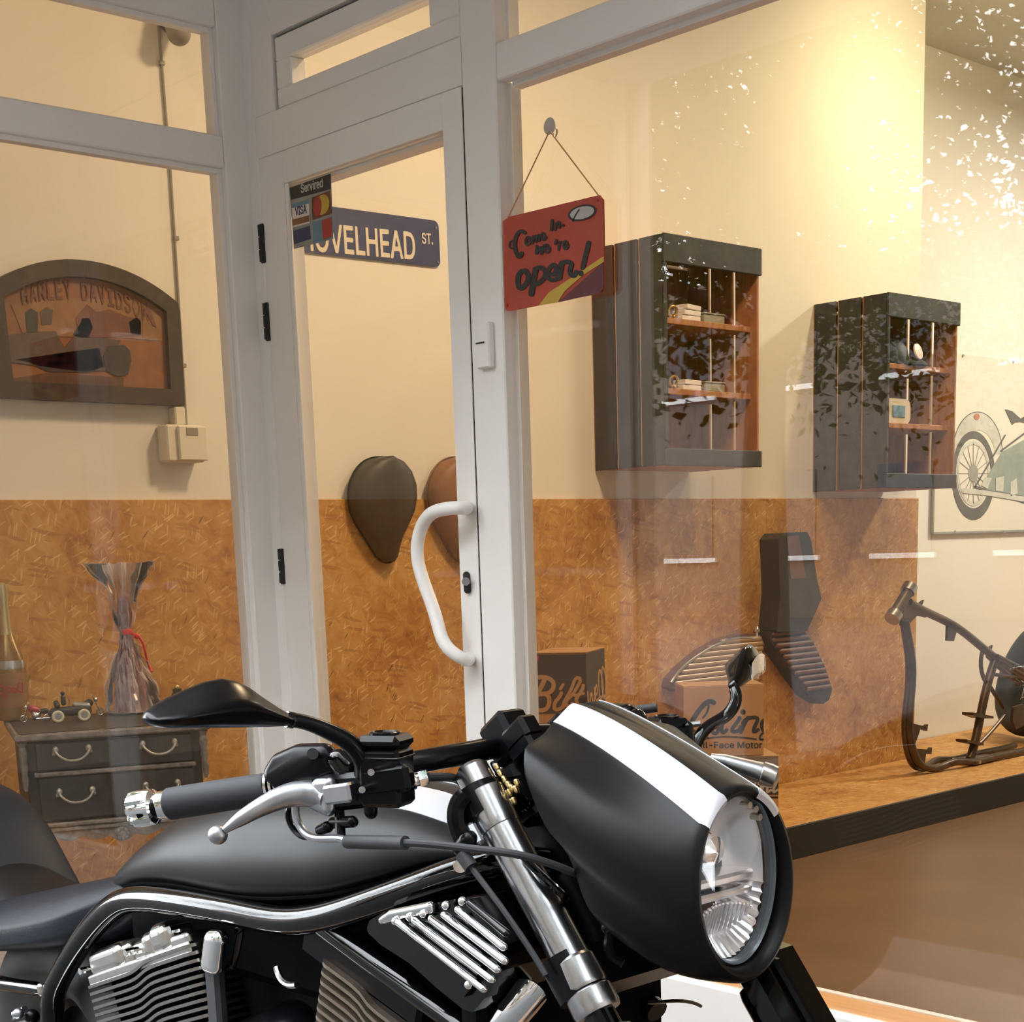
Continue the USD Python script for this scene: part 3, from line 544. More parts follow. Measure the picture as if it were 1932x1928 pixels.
a, b = AX(*q(165, 525), DX+.0085), AX(*q(295, 490), DX+.0085); part(st, 'card_text', text_on('VISA', a, b-a, Z3, height=.018, depth=.0005), 'sign_blue', smooth=False)
sk('card_field', [[(355, 320), (560, 240), (585, 500), (365, 575)]], 'pic_red', 1); sk('card_circle', [Polygon([q(480+78*math.cos(t), 400+115*math.sin(t)-20*math.cos(t)) for t in np.linspace(0, 6.28, 30)])], 'sign_yellow', 2)
sk('card_circle', [Polygon([q(425+45*math.cos(t), 420+110*math.sin(t)-12*math.cos(t)) for t in np.linspace(0, 6.28, 30)])], 'print_red', 3)
sk('card_field', [[(145, 700), (330, 640), (345, 790), (155, 850)]], 'sign_blue', 1); sk('card_field', [[(365, 600), (590, 535), (598, 780), (370, 850)]], 'case_blue', 1); sk('card_circle', [[(470, 580), (580, 545), (590, 760), (490, 800)]], 'print_red', 2)
# the red open sign hanging inside the right window
OX = DX+.007
os_ = thing('open_sign', 'red hanging open sign with black script and a yellow stripe inside the window', 'sign', (OX, 2.32, 1.8)); PO = (OX-.003, 0, 0)
def oz(pts): return [(930+x/3.6453, 220+y/3.645) for x, y in pts]
board = Polygon(oz([(72, 720), (110, 690), (700, 548), (740, 540), (762, 570), (768, 970), (768, 1180), (740, 1215), (130, 1335), (95, 1335), (84, 1300)]))
def od(nm, polys, mat, lvl, t=.0008): part(os_, nm, decal(polys, PO, Xn, t, .0006*lvl), mat, smooth=False)
od('board', [board], 'sign_red', -3, .003)
od('purple_corner', [Polygon(oz([(455, 1278), (766, 1000), (768, 1180), (740, 1213)]))], 'sign_purple', 3); od('yellow_stripe', [Polygon(oz([(320, 1300), (390, 1210), (768, 960), (768, 1000), (620, 1095), (500, 1200), (450, 1278)]))], 'sign_yellow', 3)
od('oval_logo', [Polygon([oz([(620+95*math.cos(t), 662+52*math.sin(t)-18*math.cos(t))])[0] for t in np.linspace(0, 6.28, 30)])], 'oval_grey', 3); od('oval_rim', [Polygon([oz([(620+97*math.cos(t), 662+54*math.sin(t)-18*math.cos(t))])[0] for t in np.linspace(0, 6.28, 30)]).difference(Polygon([oz([(620+84*math.cos(t), 662+43*math.sin(t)-16*math.cos(t))])[0] for t in np.linspace(0, 6.28, 30)])), stroke(oz([(600, 640), (570, 690), (555, 720)]), 2)], 'print_black', 4)
S = lambda pts, w: stroke(oz(pts), w/3.645*1.3)
script_open = [S([(235, 1065), (200, 1070), (178, 1130), (195, 1180), (235, 1150), (248, 1090), (228, 1062)], 26), S([(300, 1050), (285, 1130), (270, 1220)], 30), S([(295, 1090), (335, 1040), (365, 1060), (350, 1120), (305, 1150)], 24), S([(395, 1080), (440, 1060), (430, 1020), (395, 1045), (385, 1110), (420, 1125), (455, 1085)], 22), S([(480, 1010), (470, 1060), (465, 1110)], 28), S([(478, 1050), (520, 1000), (545, 1010), (535, 1070), (555, 1095), (580, 1070)], 24), S([(665, 870), (645, 950), (625, 1040)], 24), Polygon([oz([(612+18*math.cos(t), 1078+20*math.sin(t))])[0] for t in np.linspace(0, 6.28, 16)])]
script_top = [S([(225, 800), (195, 790), (160, 850), (165, 930), (185, 965), (205, 940)], 20), S([(160, 880), (130, 860), (120, 890), (160, 900)], 8), S([(255, 830), (235, 850), (240, 880), (262, 865), (258, 832)], 14), S([(285, 825), (280, 870)], 13), S([(285, 845), (303, 820), (305, 862)], 11), S([(305, 840), (322, 815), (325, 855)], 11), S([(340, 835), (362, 820), (352, 800), (337, 825), (350, 848), (372, 828)], 10), S([(415, 715), (408, 780)], 16), S([(440, 735), (436, 778)], 13), S([(440, 750), (460, 725), (465, 765)], 12), ell(*oz([(490, 750)])[0], 2.4, 2.8),
    S([(310, 890), (312, 935), (335, 900), (338, 930), (358, 885)], 13), S([(365, 905), (388, 895), (378, 880), (362, 900), (375, 935), (400, 905)], 11), S([(443, 850), (436, 875)], 13), S([(465, 865), (458, 915)], 13), S([(463, 885), (480, 862), (490, 868)], 11), S([(495, 895), (518, 878), (508, 858), (492, 885), (502, 910), (525, 890)], 11)]
od('open_lettering', [union_all(script_open)], 'print_black', 4); od('small_lettering', [union_all(script_top)], 'sign_purple' if 0 else 'print_black', 4)
od('rivet', [ell(1128, 378, 2.4, 3), ell(957, 576, 2.4, 3)], 'print_red', 4)
nl = AX(1037, 247, OX-.004); part(os_, 'string', cat(tube([AX(958, 412, OX-.003), nl], .0014, 6), tube([AX(1131, 371, OX-.003), nl], .0014, 6)), 'string')
hk = thing('suction_hook', 'little clear suction hook on the window glass holding the red sign string', 'hook', tuple(AX(1037, 238, DX+.03)))
q = AX(1037, 238, DX+.03); part(hk, 'cup', lathe([(.016, -.001), (.014, .003), (.006, .009), (.004, .014)], q, (1, 0, 0), 20), 'oval_grey'); part(hk, 'hook', tube([q+[.012, 0, 0], q+[.02, 0, -.006], q+[.014, 0, -.018], q+[.008, 0, -.012]], .002, 8, 14), 'chrome')
# ================================================================== the little black chest in the left window
CT = .80
CLf, CRf = AZ(35, 1387, CT), AZ(386, 1363, CT); CU1 = (CRf-CLf)/np.linalg.norm(CRf-CLf); CV1 = np.array([-CU1[1], CU1[0], 0]); CWd, CDp = float(np.linalg.norm(CRf-CLf)), .46
def C(u, v, z): return CLf+CU1*u+CV1*v+np.array([0, 0, z-CT])
def cbox(u0, u1, v0, v1, z0, z1, ch=.003): return obb(C((u0+u1)/2, (v0+v1)/2, (z0+z1)/2), CU1, CV1, Z3, abs(u1-u0), abs(v1-v0), abs(z1-z0), ch)
ch = thing('drawer_chest', 'small black distressed chest of drawers with worn grey edges in the left window', 'chest of drawers', C(CWd/2, CDp/2, FZ))
part(ch, 'top', cat(cbox(-.012, CWd+.012, -.014, CDp, CT-.018, CT, .004)), 'chest_worn', smooth=False)
part(ch, 'top_panel', cbox(.0, CWd, .004, CDp-.01, CT, CT+.002, .001), 'chest_black', smooth=False)
part(ch, 'body', cbox(.012, CWd-.012, .012, CDp-.01, .545, CT-.018), 'chest_black', smooth=False)
def facez(px, py): p = AP(px, py, C(0, 0, CT), CV1); return p
zd = [facez(215, 1452)[2], facez(215, 1542)[2]]; ztop = CT-.02
for k, (z1, z0) in enumerate(((ztop-.004, zd[0]+.007), (zd[0]-.007, zd[1]+.004))):
    dr = part(ch, 'drawer', cbox(.035, CWd-.035, -.003, .02, z0, z1, .004), 'chest_black', smooth=False)
    for j, u in enumerate((.27, .735)):
        c = C(CWd*u, -.006, (z0+z1)/2+.010); e = .041
        pts = [c-CU1*e+Z3*.010, c-CU1*e*.9-CV1*.016-Z3*.003, c-CU1*e*.45-CV1*.020-Z3*.017, c-CV1*.020-Z3*.020, c+CU1*e*.45-CV1*.020-Z3*.017, c+CU1*e*.9-CV1*.016-Z3*.003, c+CU1*e+Z3*.010]
        part(dr, 'handle', cat(tube(pts, .0033, 8, 28), [hull((c+CU1*e*s+Z3*.012, .0055), (c+CU1*e*s*1.12-Z3*.002, .0045)) for s in (-1, 1)], [ball(c+CU1*e*s-CV1*.004+Z3*.008, .008, (1, 1, 1.2)) for s in (-1, 1)]), 'handle_grey')
part(ch, 'divider', cbox(.03, CWd-.03, -.007, .02, zd[0]-.006, zd[0]+.006, .003), 'chest_worn', smooth=False)
part(ch, 'lower_moulding', cat(cbox(.0, CWd, -.010, .02, zd[1]-.012, zd[1]-.001, .003), cbox(.005, CWd-.005, -.006, .02, zd[1]-.026, zd[1]-.014, .003)), 'chest_worn', smooth=False)
for u in (.006, CWd-.006):
    part(ch, 'corner_column', lathe([(.004, -.125), (.007, -.115), (.010, -.095), (.007, -.080), (.011, -.062), (.008, -.045), (.012, -.028), (.008, -.012), (.013, 0)], C(u, .0, CT-.02), (0, 0, 1), 14), 'chest_worn')
ap = [(.0, zd[1]-.026), (CWd, zd[1]-.026), (CWd, zd[1]-.055)]+[(CWd*(1-t), zd[1]-.040-.012*abs(math.sin(t*math.pi*7))-.012*math.exp(-((t-.5)/.1)**2)) for t in np.linspace(.05, .95, 60)]+[(0, zd[1]-.055)]
part(ch, 'apron', ext(Polygon(ap), C(0, .012, 0)*np.array([1, 1, 0]), CU1, Z3, .012), 'chest_worn', smooth=False)
rc = C(CWd*.5, -.003, zd[1]-.043); part(ch, 'rosette', cat(lathe([(.018, 0), (.016, .006), (.006, .009)], rc, -CV1, 10), [ball(rc+CU1*.013*math.cos(a)+Z3*.013*math.sin(a)-CV1*.006, .006) for a in np.linspace(0, 6.28, 9)[:-1]]), 'chest_worn')
for u in (.02, CWd-.02):
    for v in (.03, CDp-.04):
        part(ch, 'leg', tube([C(u, v, .56), C(u, v-.015, .42), C(u, v, .2), C(u, v-.012, FZ)], [.02, .022, .014, .017], 12, 14), 'chest_black')
# giant bottle
bt = AZ(22, 1352, CT+.002); bt = C(np.dot(bt-CLf, CU1), min(np.dot(bt-CLf, CV1), CDp-.055), CT+.002)
k = np.linalg.norm(bt-EYE)/FPX
bo = thing('champagne_bottle', 'large gold-foiled champagne bottle at the left end of the black chest', 'bottle', bt)
hB = (1352-1110)*k
part(bo, 'glass', lathe([(.0, 0), (.036*1.15, .002), (.039*1.15, .012), (.039*1.15, hB*.36), (.034*1.15, hB*.47), (.021*1.1, hB*.58), (.0155, hB*.66)], bt, n=32), 'bottle_gold')
part(bo, 'foil', lathe([(.025, hB*.55), (.019, hB*.62), (.0165, hB*.68), (.015, hB*.82), (.0165, hB*.86), (.0175, hB*.95), (.016, hB*.985), (.006, hB)], bt, n=28), 'bottle_foil')
part(bo, 'neck_band', lathe([(.0345*1.13, hB*.44), (.037*1.13, hB*.42), (.0375*1.13, hB*.39), (.0395*1.145, hB*.38), (.0397*1.15, hB*.40), (.0385*1.15, hB*.44)], bt, n=32), 'polished')
part(bo, 'label', lathe([(.0392*1.15, hB*.10), (.0396*1.15, hB*.11), (.0396*1.15, hB*.34), (.0392*1.15, hB*.35)], bt, n=32), 'label_brown')
vb = (EYE-bt)*np.array([1, 1, 0]); vb /= np.linalg.norm(vb); rb = np.array([-vb[1], vb[0], 0])
sc_ = [stroke([(-14, 2), (-18, 8), (-14, 13), (-9, 10), (-10, 2), (-14, 1)], 2.2), stroke([(-6, -4), (-5, 9), (-2, 10), (0, 6), (-4, 3)], 1.8), stroke([(2, 4), (5, 8), (3, 9), (2, 4), (5, 2)], 1.8), stroke([(7, 2), (8, 8), (10, 9)], 1.8), stroke([(12, 16), (11, 3), (14, 2)], 1.8), stroke([(16, 15), (15, 2)], 1.8)]
lt = ext(union_all(sc_), bt+vb*.0458+Z3*(hB*.20), rb*.0019, Z3*.0019, .0009)
part(bo, 'lettering', lt, 'print_red', smooth=False)
# gift wrapped in cellophane
gp = AZ(246, 1342, CT+.003); gp = C(np.dot(gp-CLf, CU1), min(max(np.dot(gp-CLf, CV1), .1), CDp-.08), CT+.003); k = np.linalg.norm(gp-EYE)/FPX
gf = thing('gift_bundle', 'clear cellophane gift bundle tied with a red ribbon on the black chest', 'gift', gp)
vg = (EYE-gp)*np.array([1, 1, 0]); vg /= np.linalg.norm(vg); rg = np.array([-vg[1], vg[0], 0])
gr = np.random.default_rng(3)
def wrap(prof, seed, amp, n=40, m=22, sx=1.0):
    g = np.random.default_rng(seed); ph = g.uniform(0, 6.28, 5); fr = g.integers(5, 12, 5); rings = []
    zp_, rp_ = zip(*prof); zs = np.linspace(0, zp_[-1], m); R = PchipInterpolator(zp_, rp_)(zs)
    for z, r in zip(zs, R):
        a = np.linspace(0, 2*np.pi, n, endpoint=False); w = 1+amp*sum(np.sin(f*a+p+z*4*(i-2)) for i, (f, p) in enumerate(zip(fr, ph)))/2.2
        rings.append(gp+rg*(r*w*np.cos(a))[:, None]*sx+vg*(r*w*np.sin(a))[:, None]*.8+Z3*(z*H_))
    return rings
def crinkle(rings):
    R = np.array(rings); n1 = meshkit.noise(R*70, 5)-.5; n2 = meshkit.noise(R*150, 8)-.5; c = R.mean(1, keepdims=True); d = R-c; L = np.linalg.norm(d, axis=2, keepdims=True); return list(R+d/np.maximum(L, 1e-6)*(n1[..., None]*.020+n2[..., None]*.010)+Z3*n2[..., None]*.02*np.linspace(.2, 1, len(R))[:, None, None])
H_ = (1342-1074)*k
part(gf, 'filling', loft([p*1.0 for p in wrap([(0, .040), (.1, .044), (.3, .032), (.5, .016), (.56, .012), (.66, .020), (.75, .016), (.8, .004)], 4, .14)]), 'pink_fill')
part(gf, 'wrap', thick(np.array([np.vstack([r, r[:1]]) for r in crinkle(wrap([(0, .072), (.12, .066), (.3, .047), (.47, .022), (.545, .016), (.6, .019), (.7, .030), (.8, .036), (.9, .055), (1.0, .075)], 9, .22, 60))]), .0004), 'cellophane', smooth=20)
for s in (-1, 1): part(gf, 'wrap_corner', tube([gp+rg*s*.045+Z3*H_*.86, gp+rg*s*.068+Z3*H_*.91, gp+rg*s*.088+Z3*H_*.98, gp+rg*s*.080+Z3*H_*1.0, gp+rg*s*.070+Z3*H_*.95], .004, 8, 20), 'cellophane')
for j in range(20):
    a = gr.uniform(0, 3.14); r0, r1 = gr.uniform(.010, .016), gr.uniform(.032, .05); p0 = gp+rg*r0*math.cos(a)+vg*r0*math.sin(a)+Z3*H_*.5; p1 = gp+rg*r1*math.cos(a)+vg*r1*math.sin(a)*.8+Z3*H_*gr.uniform(.05, .25)
    part(gf, 'wrap_fold', beam(p0, p1, .0028, .0012, .0004), 'silver_paint', smooth=False)
part(gf, 'bow', cat(torus(gp+Z3*H_*.545, (0, 0, 1), .0145, .0035, 24, 8, 2.2), tube([gp+rg*.012+vg*.008+Z3*H_*.53, gp+rg*.03+vg*.014+Z3*H_*.52, gp+rg*.042+vg*.014+Z3*H_*.47, gp+rg*.048+Z3*H_*.40, gp+rg*.062+Z3*H_*.27], .0036, 8, 24), ball(gp+rg*.028+vg*.014+Z3*H_*.515, .008)), 'ribbon')
part(gf, 'dark_tie', hull((gp-rg*.012+vg*.006+Z3*H_*.545, .006), (gp-rg*.014+vg*.008+Z3*H_*.505, .004)), 'print_black')
part(gf, 'tray', lathe([(.062, -.001), (.068, .003), (.072, .006), (.068, .007), (.05, .003)], gp, n=28), 'handle_grey')
# little metal vehicles
def on_top(px, py, dz=.0): q = AZ(px, py, CT+.003); return C(np.dot(q-CLf, CU1), min(max(np.dot(q-CLf, CV1), .03), CDp-.05), CT+.003)
def toy_bike(label, px, py, L, flip, mat2):
    o = on_top(px, py); t = thing('toy_motorcycle', label, 'toy motorcycle', o); d = CU1*flip; n = CV1; P = lambda x, z: o+d*x*L+Z3*z*L; R = .17*L
    for nm, x in (('wheel', -.5), ('wheel', .5)): part(t, nm, cat(torus(P(x, .17), n, R*.8, R*.22, 20, 8), [cyl(P(x, .17), P(x, .17)+(d*math.cos(a)+Z3*math.sin(a))*R*.75, .0009, 6) for a in np.linspace(0, 6.28, 7)[:-1]]), 'toy_metal')
    part(t, 'fork', cat([tube([P(.5, .17)+n*s, P(.30, .72)+n*s, P(.24, .86)+n*s*2.4], .0022, 8, 10) for s in (-.006, .006)]), 'chrome')
    part(t, 'tank', hull((P(.1, .56), .011), (P(-.1, .5), .009)), mat2); part(t, 'engine', cat(hull((P(-.02, .26), .012), (P(.05, .38), .009)), hull((P(-.12, .3), .008), (P(-.16, .4), .007))), 'toy_metal')
    part(t, 'seat', hull((P(-.22, .44), .007), (P(-.44, .46), .008)), 'toy_dark'); part(t, 'exhaust', cyl(P(.0, .16)-n*.008, P(-.6, .15)-n*.008, .0028, 8), 'chrome'); part(t, 'headlight', ball(P(.36, .68), .0065), 'chrome'); part(t, 'fender', tube([P(-.68, .2), P(-.6, .36), P(-.45, .4), P(-.3, .33)], .005, 8, 14), mat2)
toy_bike('tiny metal toy motorcycle at the front left of the black chest, beside the bottle', 68, 1362, .062, -1, 'toy_red')
toy_bike('tiny silver toy chopper right of the cream-wheeled toy car on the chest', 166, 1352, .068, 1, 'toy_dark')
o = on_top(133, 1362); tc = thing('toy_car', 'small grey metal toy car with cream tyres on the black chest', 'toy car', o); cu, cv = CU1, CV1; P = lambda x, y, z: o+cu*x+cv*y+Z3*z
for x in (-.031, .037):
    for y in (-.003, .042):
        part(tc, 'wheel', cat(torus(P(x, y, .0165), cv, .0125, .004, 22, 10)), 'toy_cream'); part(tc, 'wheel_disc', cyl(P(x, y-.002, .0165), P(x, y+.002, .0165), .0105, 18), 'toy_metal')
part(tc, 'body', hull((P(-.045, .02, .024), .010), (P(.05, .02, .024), .010), (P(.05, .02, .034), .010), (P(-.04, .02, .03), .009)), 'toy_dark')
part(tc, 'bonnet', hull((P(.02, .02, .044), .009), (P(.05, .02, .040), .008)), 'toy_metal'); part(tc, 'seat', hull((P(-.03, .01, .045), .008), (P(-.03, .032, .05), .008)), 'toy_dark'); part(tc, 'windscreen', beam(P(.003, .0, .052), P(.003, .04, .052), .002, .022, .0005), 'toy_metal', smooth=False)
part(tc, 'driver', cat(hull((P(-.012, .02, .05), .007), (P(-.012, .02, .065), .006)), ball(P(-.012, .02, .076), .006)), 'toy_dark')
o = on_top(322, 1330); og = thing('dark_ornament', 'small dark rounded ornament behind the gift bundle on the chest', 'ornament', o)
part(og, 'body', lathe([(.016, 0), (.022, .01), (.02, .035), (.012, .05), (.014, .058)], o, n=20), 'toy_dark'); part(og, 'knob', ball(o+Z3*.062, .008), 'gold_bit')

# ================================================================== display platform and what stands on it
dp = thing('display_platform', 'low strand-board display platform with a dark fascia along the back wall', 'platform', (6, 3.58, FZ))
part(dp, 'top_board', bx(3.0, 6.68, 3.585, WY-.02, .137, .15, .002), 'osb_flat', smooth=False); part(dp, 'top_board', bx(6.681, 9.88, 3.585, 4.655, .137, .15, .002), 'osb_flat', smooth=False)
part(dp, 'fascia', bx(3.0, 9.88, 3.575, 3.59, FZ, .149, .002), 'platform_fascia', smooth=False); part(dp, 'side_fascia', bx(2.99, 3.0, 3.59, WY-.02, FZ, .149, .001), 'platform_fascia', smooth=False)
def rbox(P, U, V, w, d, z0, z1, ch=.002): U = np.asarray(U)/np.linalg.norm(U); V = np.asarray(V)/np.linalg.norm(V); c = np.array([P[0], P[1], 0])-U*w/2+V*d/2; return obb(c+Z3*(z0+z1)/2, U, V, Z3, w, d, z1-z0, ch)
# black printed box
zt = .85; P1, P2, P3 = AZ(985, 1233.5, zt), AZ(1105, 1232, zt), AZ(1140, 1222, zt); sc3 = 1.0
Ub = (P2-P1)*np.array([1, 1, 0]); Ub /= np.linalg.norm(Ub); Vb = np.array([-Ub[1], Ub[0], 0])
zb0 = AP(1105, 1365, P2, -Vb)[2]; zseam = AP(1060, 1346, P2, -Vb)[2]
# depth of the side so that its far top corner falls at the photograph's
dd = np.linspace(.05, .5, 200); pj = [(lambda d: (966+FPX*np.dot(d, CR)/np.dot(d, CF)))(P2+Vb*t-EYE) for t in dd]; db = float(np.interp(1140, pj, dd)) if pj[-1] > 1140 else .3
print('black box', P2, Ub, db, zb0, zseam)
bw = .2
lb_ = thing('card_box', 'plain brown cardboard box under the black printed box', 'box', (P2[0], P2[1], .15)); part(lb_, 'carton', rbox(P2+Ub*.004, Ub, Vb, bw+.004, db+.0, .151, zb0-.002), 'cardboard', smooth=False); part(lb_, 'tape', rbox(P2-Ub*.14-Vb*.001, Ub, Vb, .05, db, zb0-.0025, zb0-.0012, .0004), 'print_black', smooth=False)
bb = thing('black_box', 'black carton with tan script lettering standing beside the white window post', 'box', (P2[0], P2[1], zb0))
part(bb, 'carton', rbox(P2, Ub, Vb, bw, db, zb0, zt), 'cardboard', smooth=False)
NB = -Vb
part(bb, 'front_print', rbox(P2-Vb*.0015, Ub, Vb, bw-.002, .002, zseam, zt-.004, .0004), 'box_black', smooth=False); part(bb, 'side_print', rbox(P2+Ub*.001, Ub, Vb, .002, db-.002, zseam, zt-.002, .0004), 'box_black', smooth=False)
part(bb, 'lid', rbox(P2+Ub*.002-Vb*.002, Ub, Vb, bw+.004, db+.004, zt+.0005, zt+.004, .001), 'cardboard', smooth=False)
zB = lambda pts: [(970+x/8.764, 1190+y/8.764) for x, y in pts]
PB = P2-Vb*.0018
Bs = [stroke(zB([(165, 1315), (215, 1315), (265, 1270), (330, 1150), (420, 980), (500, 815)]), 9), stroke(zB([(300, 1010), (245, 960), (245, 880), (320, 795), (450, 765), (570, 785), (645, 850), (650, 940), (600, 1010), (510, 1040), (430, 1050)]), 8), stroke(zB([(510, 1045), (570, 1090), (580, 1190), (530, 1290), (450, 1315), (370, 1300)]), 8), stroke(zB([(780, 1030), (720, 1130), (665, 1230), (680, 1300), (760, 1290), (830, 1230)]), 7), line(zB([(810, 890), (765, 960)]), 5.5),
    stroke(zB([(800, 1260), (880, 1080), (970, 900), (1060, 770), (1090, 790), (1060, 900), (960, 1060), (880, 1140), (850, 1200), (900, 1250), (960, 1200)]), 6), stroke(zB([(1140, 900), (1080, 1040), (1030, 1150), (1050, 1200)]), 6.5), line(zB([(1000, 1070), (1150, 1035)]), 5)]
part(bb, 'front_lettering', decal([union_all(Bs)], PB, NB, .0006), 'cardboard', smooth=False)
ws = [stroke([(0, 6), (2, 0), (5, 5), (7, 0), (10, 7)], 1.6), stroke([(11, 4), (14, 5), (13, 8), (11, 5), (12, 1), (16, 1)], 1.5), stroke([(17, 2), (20, 14), (19, 15), (17, 4), (20, 0)], 1.5), stroke([(22, 2), (25, 15), (24, 16), (22, 4), (25, 0)], 1.5)]
k = db/28; part(bb, 'side_lettering', ext(union_all(ws), P2+Ub*.0015+Vb*.01+Z3*(AP(1112, 1330, P2, NB)[2]-zt), Vb*k, Z3*.0072, .0006), 'cardboard', smooth=False)
lf = AP(998, 1240, PB, NB); part(bb, 'red_sticker', decal([Polygon([(985, 1237), (1017, 1237), (1016, 1247), (1000, 1252), (986, 1249)])], PB, NB, .0006, .0004), 'print_red', smooth=False)
# cardboard helmet box on a printed box
yG = 3.82; Q2 = AY(1441, 1424, yG); z1g = AP(1441, 1290, Q2, -Vb)[2]; z0g = Q2[2]; Q1 = AP(1291, 1424, Q2, -Vb)
Ug = np.array([.77, -.638, 0]); Ug /= np.linalg.norm(Ug); Vg = np.array([-Ug[1], Ug[0], 0]); NG = -Vg
z1g = AP(1441, 1291, Q2, NG)[2]; wg = abs(np.dot(AP(1290, 1400, Q2, NG)-Q2, Ug)); dg = .2
hb = thing('helmet_box', 'brown cardboard box with black script lettering stacked on a darker printed box', 'box', Q2)
part(hb, 'carton', rbox(Q2, Ug, Vg, wg, dg, z0g, z1g), 'cardboard', smooth=False); part(hb, 'lid_flap', rbox(Q2+Ug*.001+Vg*.002, Ug, Vg, wg, dg, z1g+.0005, z1g+.003, .001), 'cardboard', smooth=False)
zg = lambda pts: [(1240+x/7.415, 1180+y/7.415) for x, y in pts]
Gs = [stroke(zg([(790, 1080), (740, 1060), (640, 1120), (540, 1250), (480, 1370), (490, 1480), (560, 1500), (650, 1450), (720, 1380)]), 9), stroke(zg([(720, 1120), (680, 1240), (640, 1290)]), 4), stroke(zg([(720, 1380), (700, 1500), (660, 1580), (600, 1570)]), 7), stroke(zg([(780, 1500), (860, 1380), (890, 1290), (930, 1310), (980, 1290)]), 7), stroke(zg([(960, 1330), (900, 1440), (910, 1490), (970, 1460)]), 7), stroke(zg([(1150, 1290), (1080, 1400), (1050, 1480), (1110, 1480), (1160, 1420)]), 7), ell(*zg([(1200, 1210)])[0], 5.2, 5.2),
    stroke(zg([(1270, 1290), (1210, 1400), (1170, 1490)]), 7), stroke(zg([(1210, 1400), (1320, 1290), (1400, 1300), (1370, 1400), (1350, 1480), (1410, 1460)]), 7), stroke(zg([(1530, 1310), (1480, 1330), (1460, 1420), (1490, 1480), (1520, 1440)]), 6), stroke(zg([(1525, 1330), (1515, 1480), (1490, 1590), (1440, 1590), (1440, 1550), (1520, 1520)]), 4), stroke(zg([(640, 1590), (860, 1560), (1100, 1560), (1380, 1590)]), 3)]
PG = Q2-Vg*.0004
front_clip = Polygon([(1291, 1285), (1441, 1285), (1441, 1424), (1291, 1424)])
part(hb, 'script_lettering', decal([union_all(Gs).intersection(front_clip)], PG, NG, .0008), 'print_black', smooth=False)
a, b = AP(1307, 1411, PG, NG), AP(1438, 1411, PG, NG); part(hb, 'small_lettering', text_on('Full-Face Motor', a, b-a, Z3, height=.024, depth=.0008), 'print_black', smooth=False)
pbx = thing('printed_box', 'darker printed carton at the platform edge under the brown helmet box', 'box', (Q2[0], Q2[1], .15))
R2 = AP(1469, 1431, Q2-Vg*.012, NG); wr = wg+.055
part(pbx, 'carton', rbox(R2, Ug, Vg, wr, dg+.05, .151, z0g-.002), 'cardboard', smooth=False); PR = R2-Vg*.0005
def pr_(nm, pts, mat, lv=0): part(pbx, nm, decal([Polygon([(1280+x/8.78, 1400+y/8.78) for x, y in pts])] if not hasattr(pts, 'area') else [pts], PR, NG, .0006, .0006*lv), mat, smooth=False)
pr_('print_band', [(200, 235), (1655, 235), (1655, 620), (200, 620)], 'box_grey'); pr_('print_band', [(200, 640), (1655, 640), (1655, 870), (200, 870)], 'box_black'); pr_('print_band', [(300, 900), (1650, 900), (1650, 930), (300, 930)], 'print_black')
zr = lambda pts: [(1280+x/8.78, 1400+y/8.78) for x, y in pts]
pr_('lettering', union_all([stroke(zr([(1200, 800), (1290, 640), (1300, 600)]), 4), stroke(zr([(1330, 820), (1440, 600)]), 4.5), stroke(zr([(1440, 600), (1400, 740), (1380, 830)]), 4), stroke(zr([(1560, 590), (1480, 740), (1470, 820), (1530, 790)]), 4.5), stroke(zr([(1650, 590), (1590, 740), (1570, 820), (1640, 790)]), 4.5)]), 'oval_grey', 1.6)
# ribbed bronze pad leaning on the cladding behind the box
YP = WY-.05
pad = Polygon([(AY(a, b, YP)[0], AY(a, b, YP)[2]) for a, b in [(1258, 1296), (1262, 1280), (1285, 1255), (1320, 1226), (1360, 1205), (1400, 1195), (1428, 1197), (1436, 1215), (1430, 1260), (1427, 1290), (1400, 1304), (1330, 1303), (1275, 1304)]])
rp = thing('ribbed_pad', 'bronze ribbed half-round seat pad with a chrome knob above the brown box', 'seat pad', (AY(1350, 1260, YP)[0], WY, pad.bounds[1]))
part(rp, 'backing', ext(pad, (0, WY-.019, 0), X3, Z3, .05), 'rib_leather', smooth=False)
pin_ = pad.buffer(-.016); zz0, zz1 = pin_.bounds[1], pin_.bounds[3]; nr = 10
for k in range(nr):
    zc = zz0+(k+.5)*(zz1-zz0)/nr; s_ = pin_.intersection(sbox(-99, zc-.012, 99, zc+.012))
    if s_.area < 1e-5: continue
    xa, _, xb, _ = s_.bounds; xb = min(xb, 99); part(rp, 'rib', hull(((xa+.016, WY-.068, zc), .0135), ((xb-.012, WY-.068, zc), .0135)), 'bronze_vinyl')
edge = np.array([AY(a, b, YP-.025) for a, b in [(1266, 1288), (1290, 1258), (1325, 1232), (1362, 1212), (1400, 1203), (1424, 1206)]]); part(rp, 'chrome_trim', tube(edge, .007, 10, 40), 'polished')
qk = AY(1427, 1194, YP-.02); part(rp, 'knob', cat(lathe([(.008, -.02), (.008, 0), (.016, .006), (.017, .018), (.010, .026)], qk, (0, 0, 1), 18)), 'chrome')
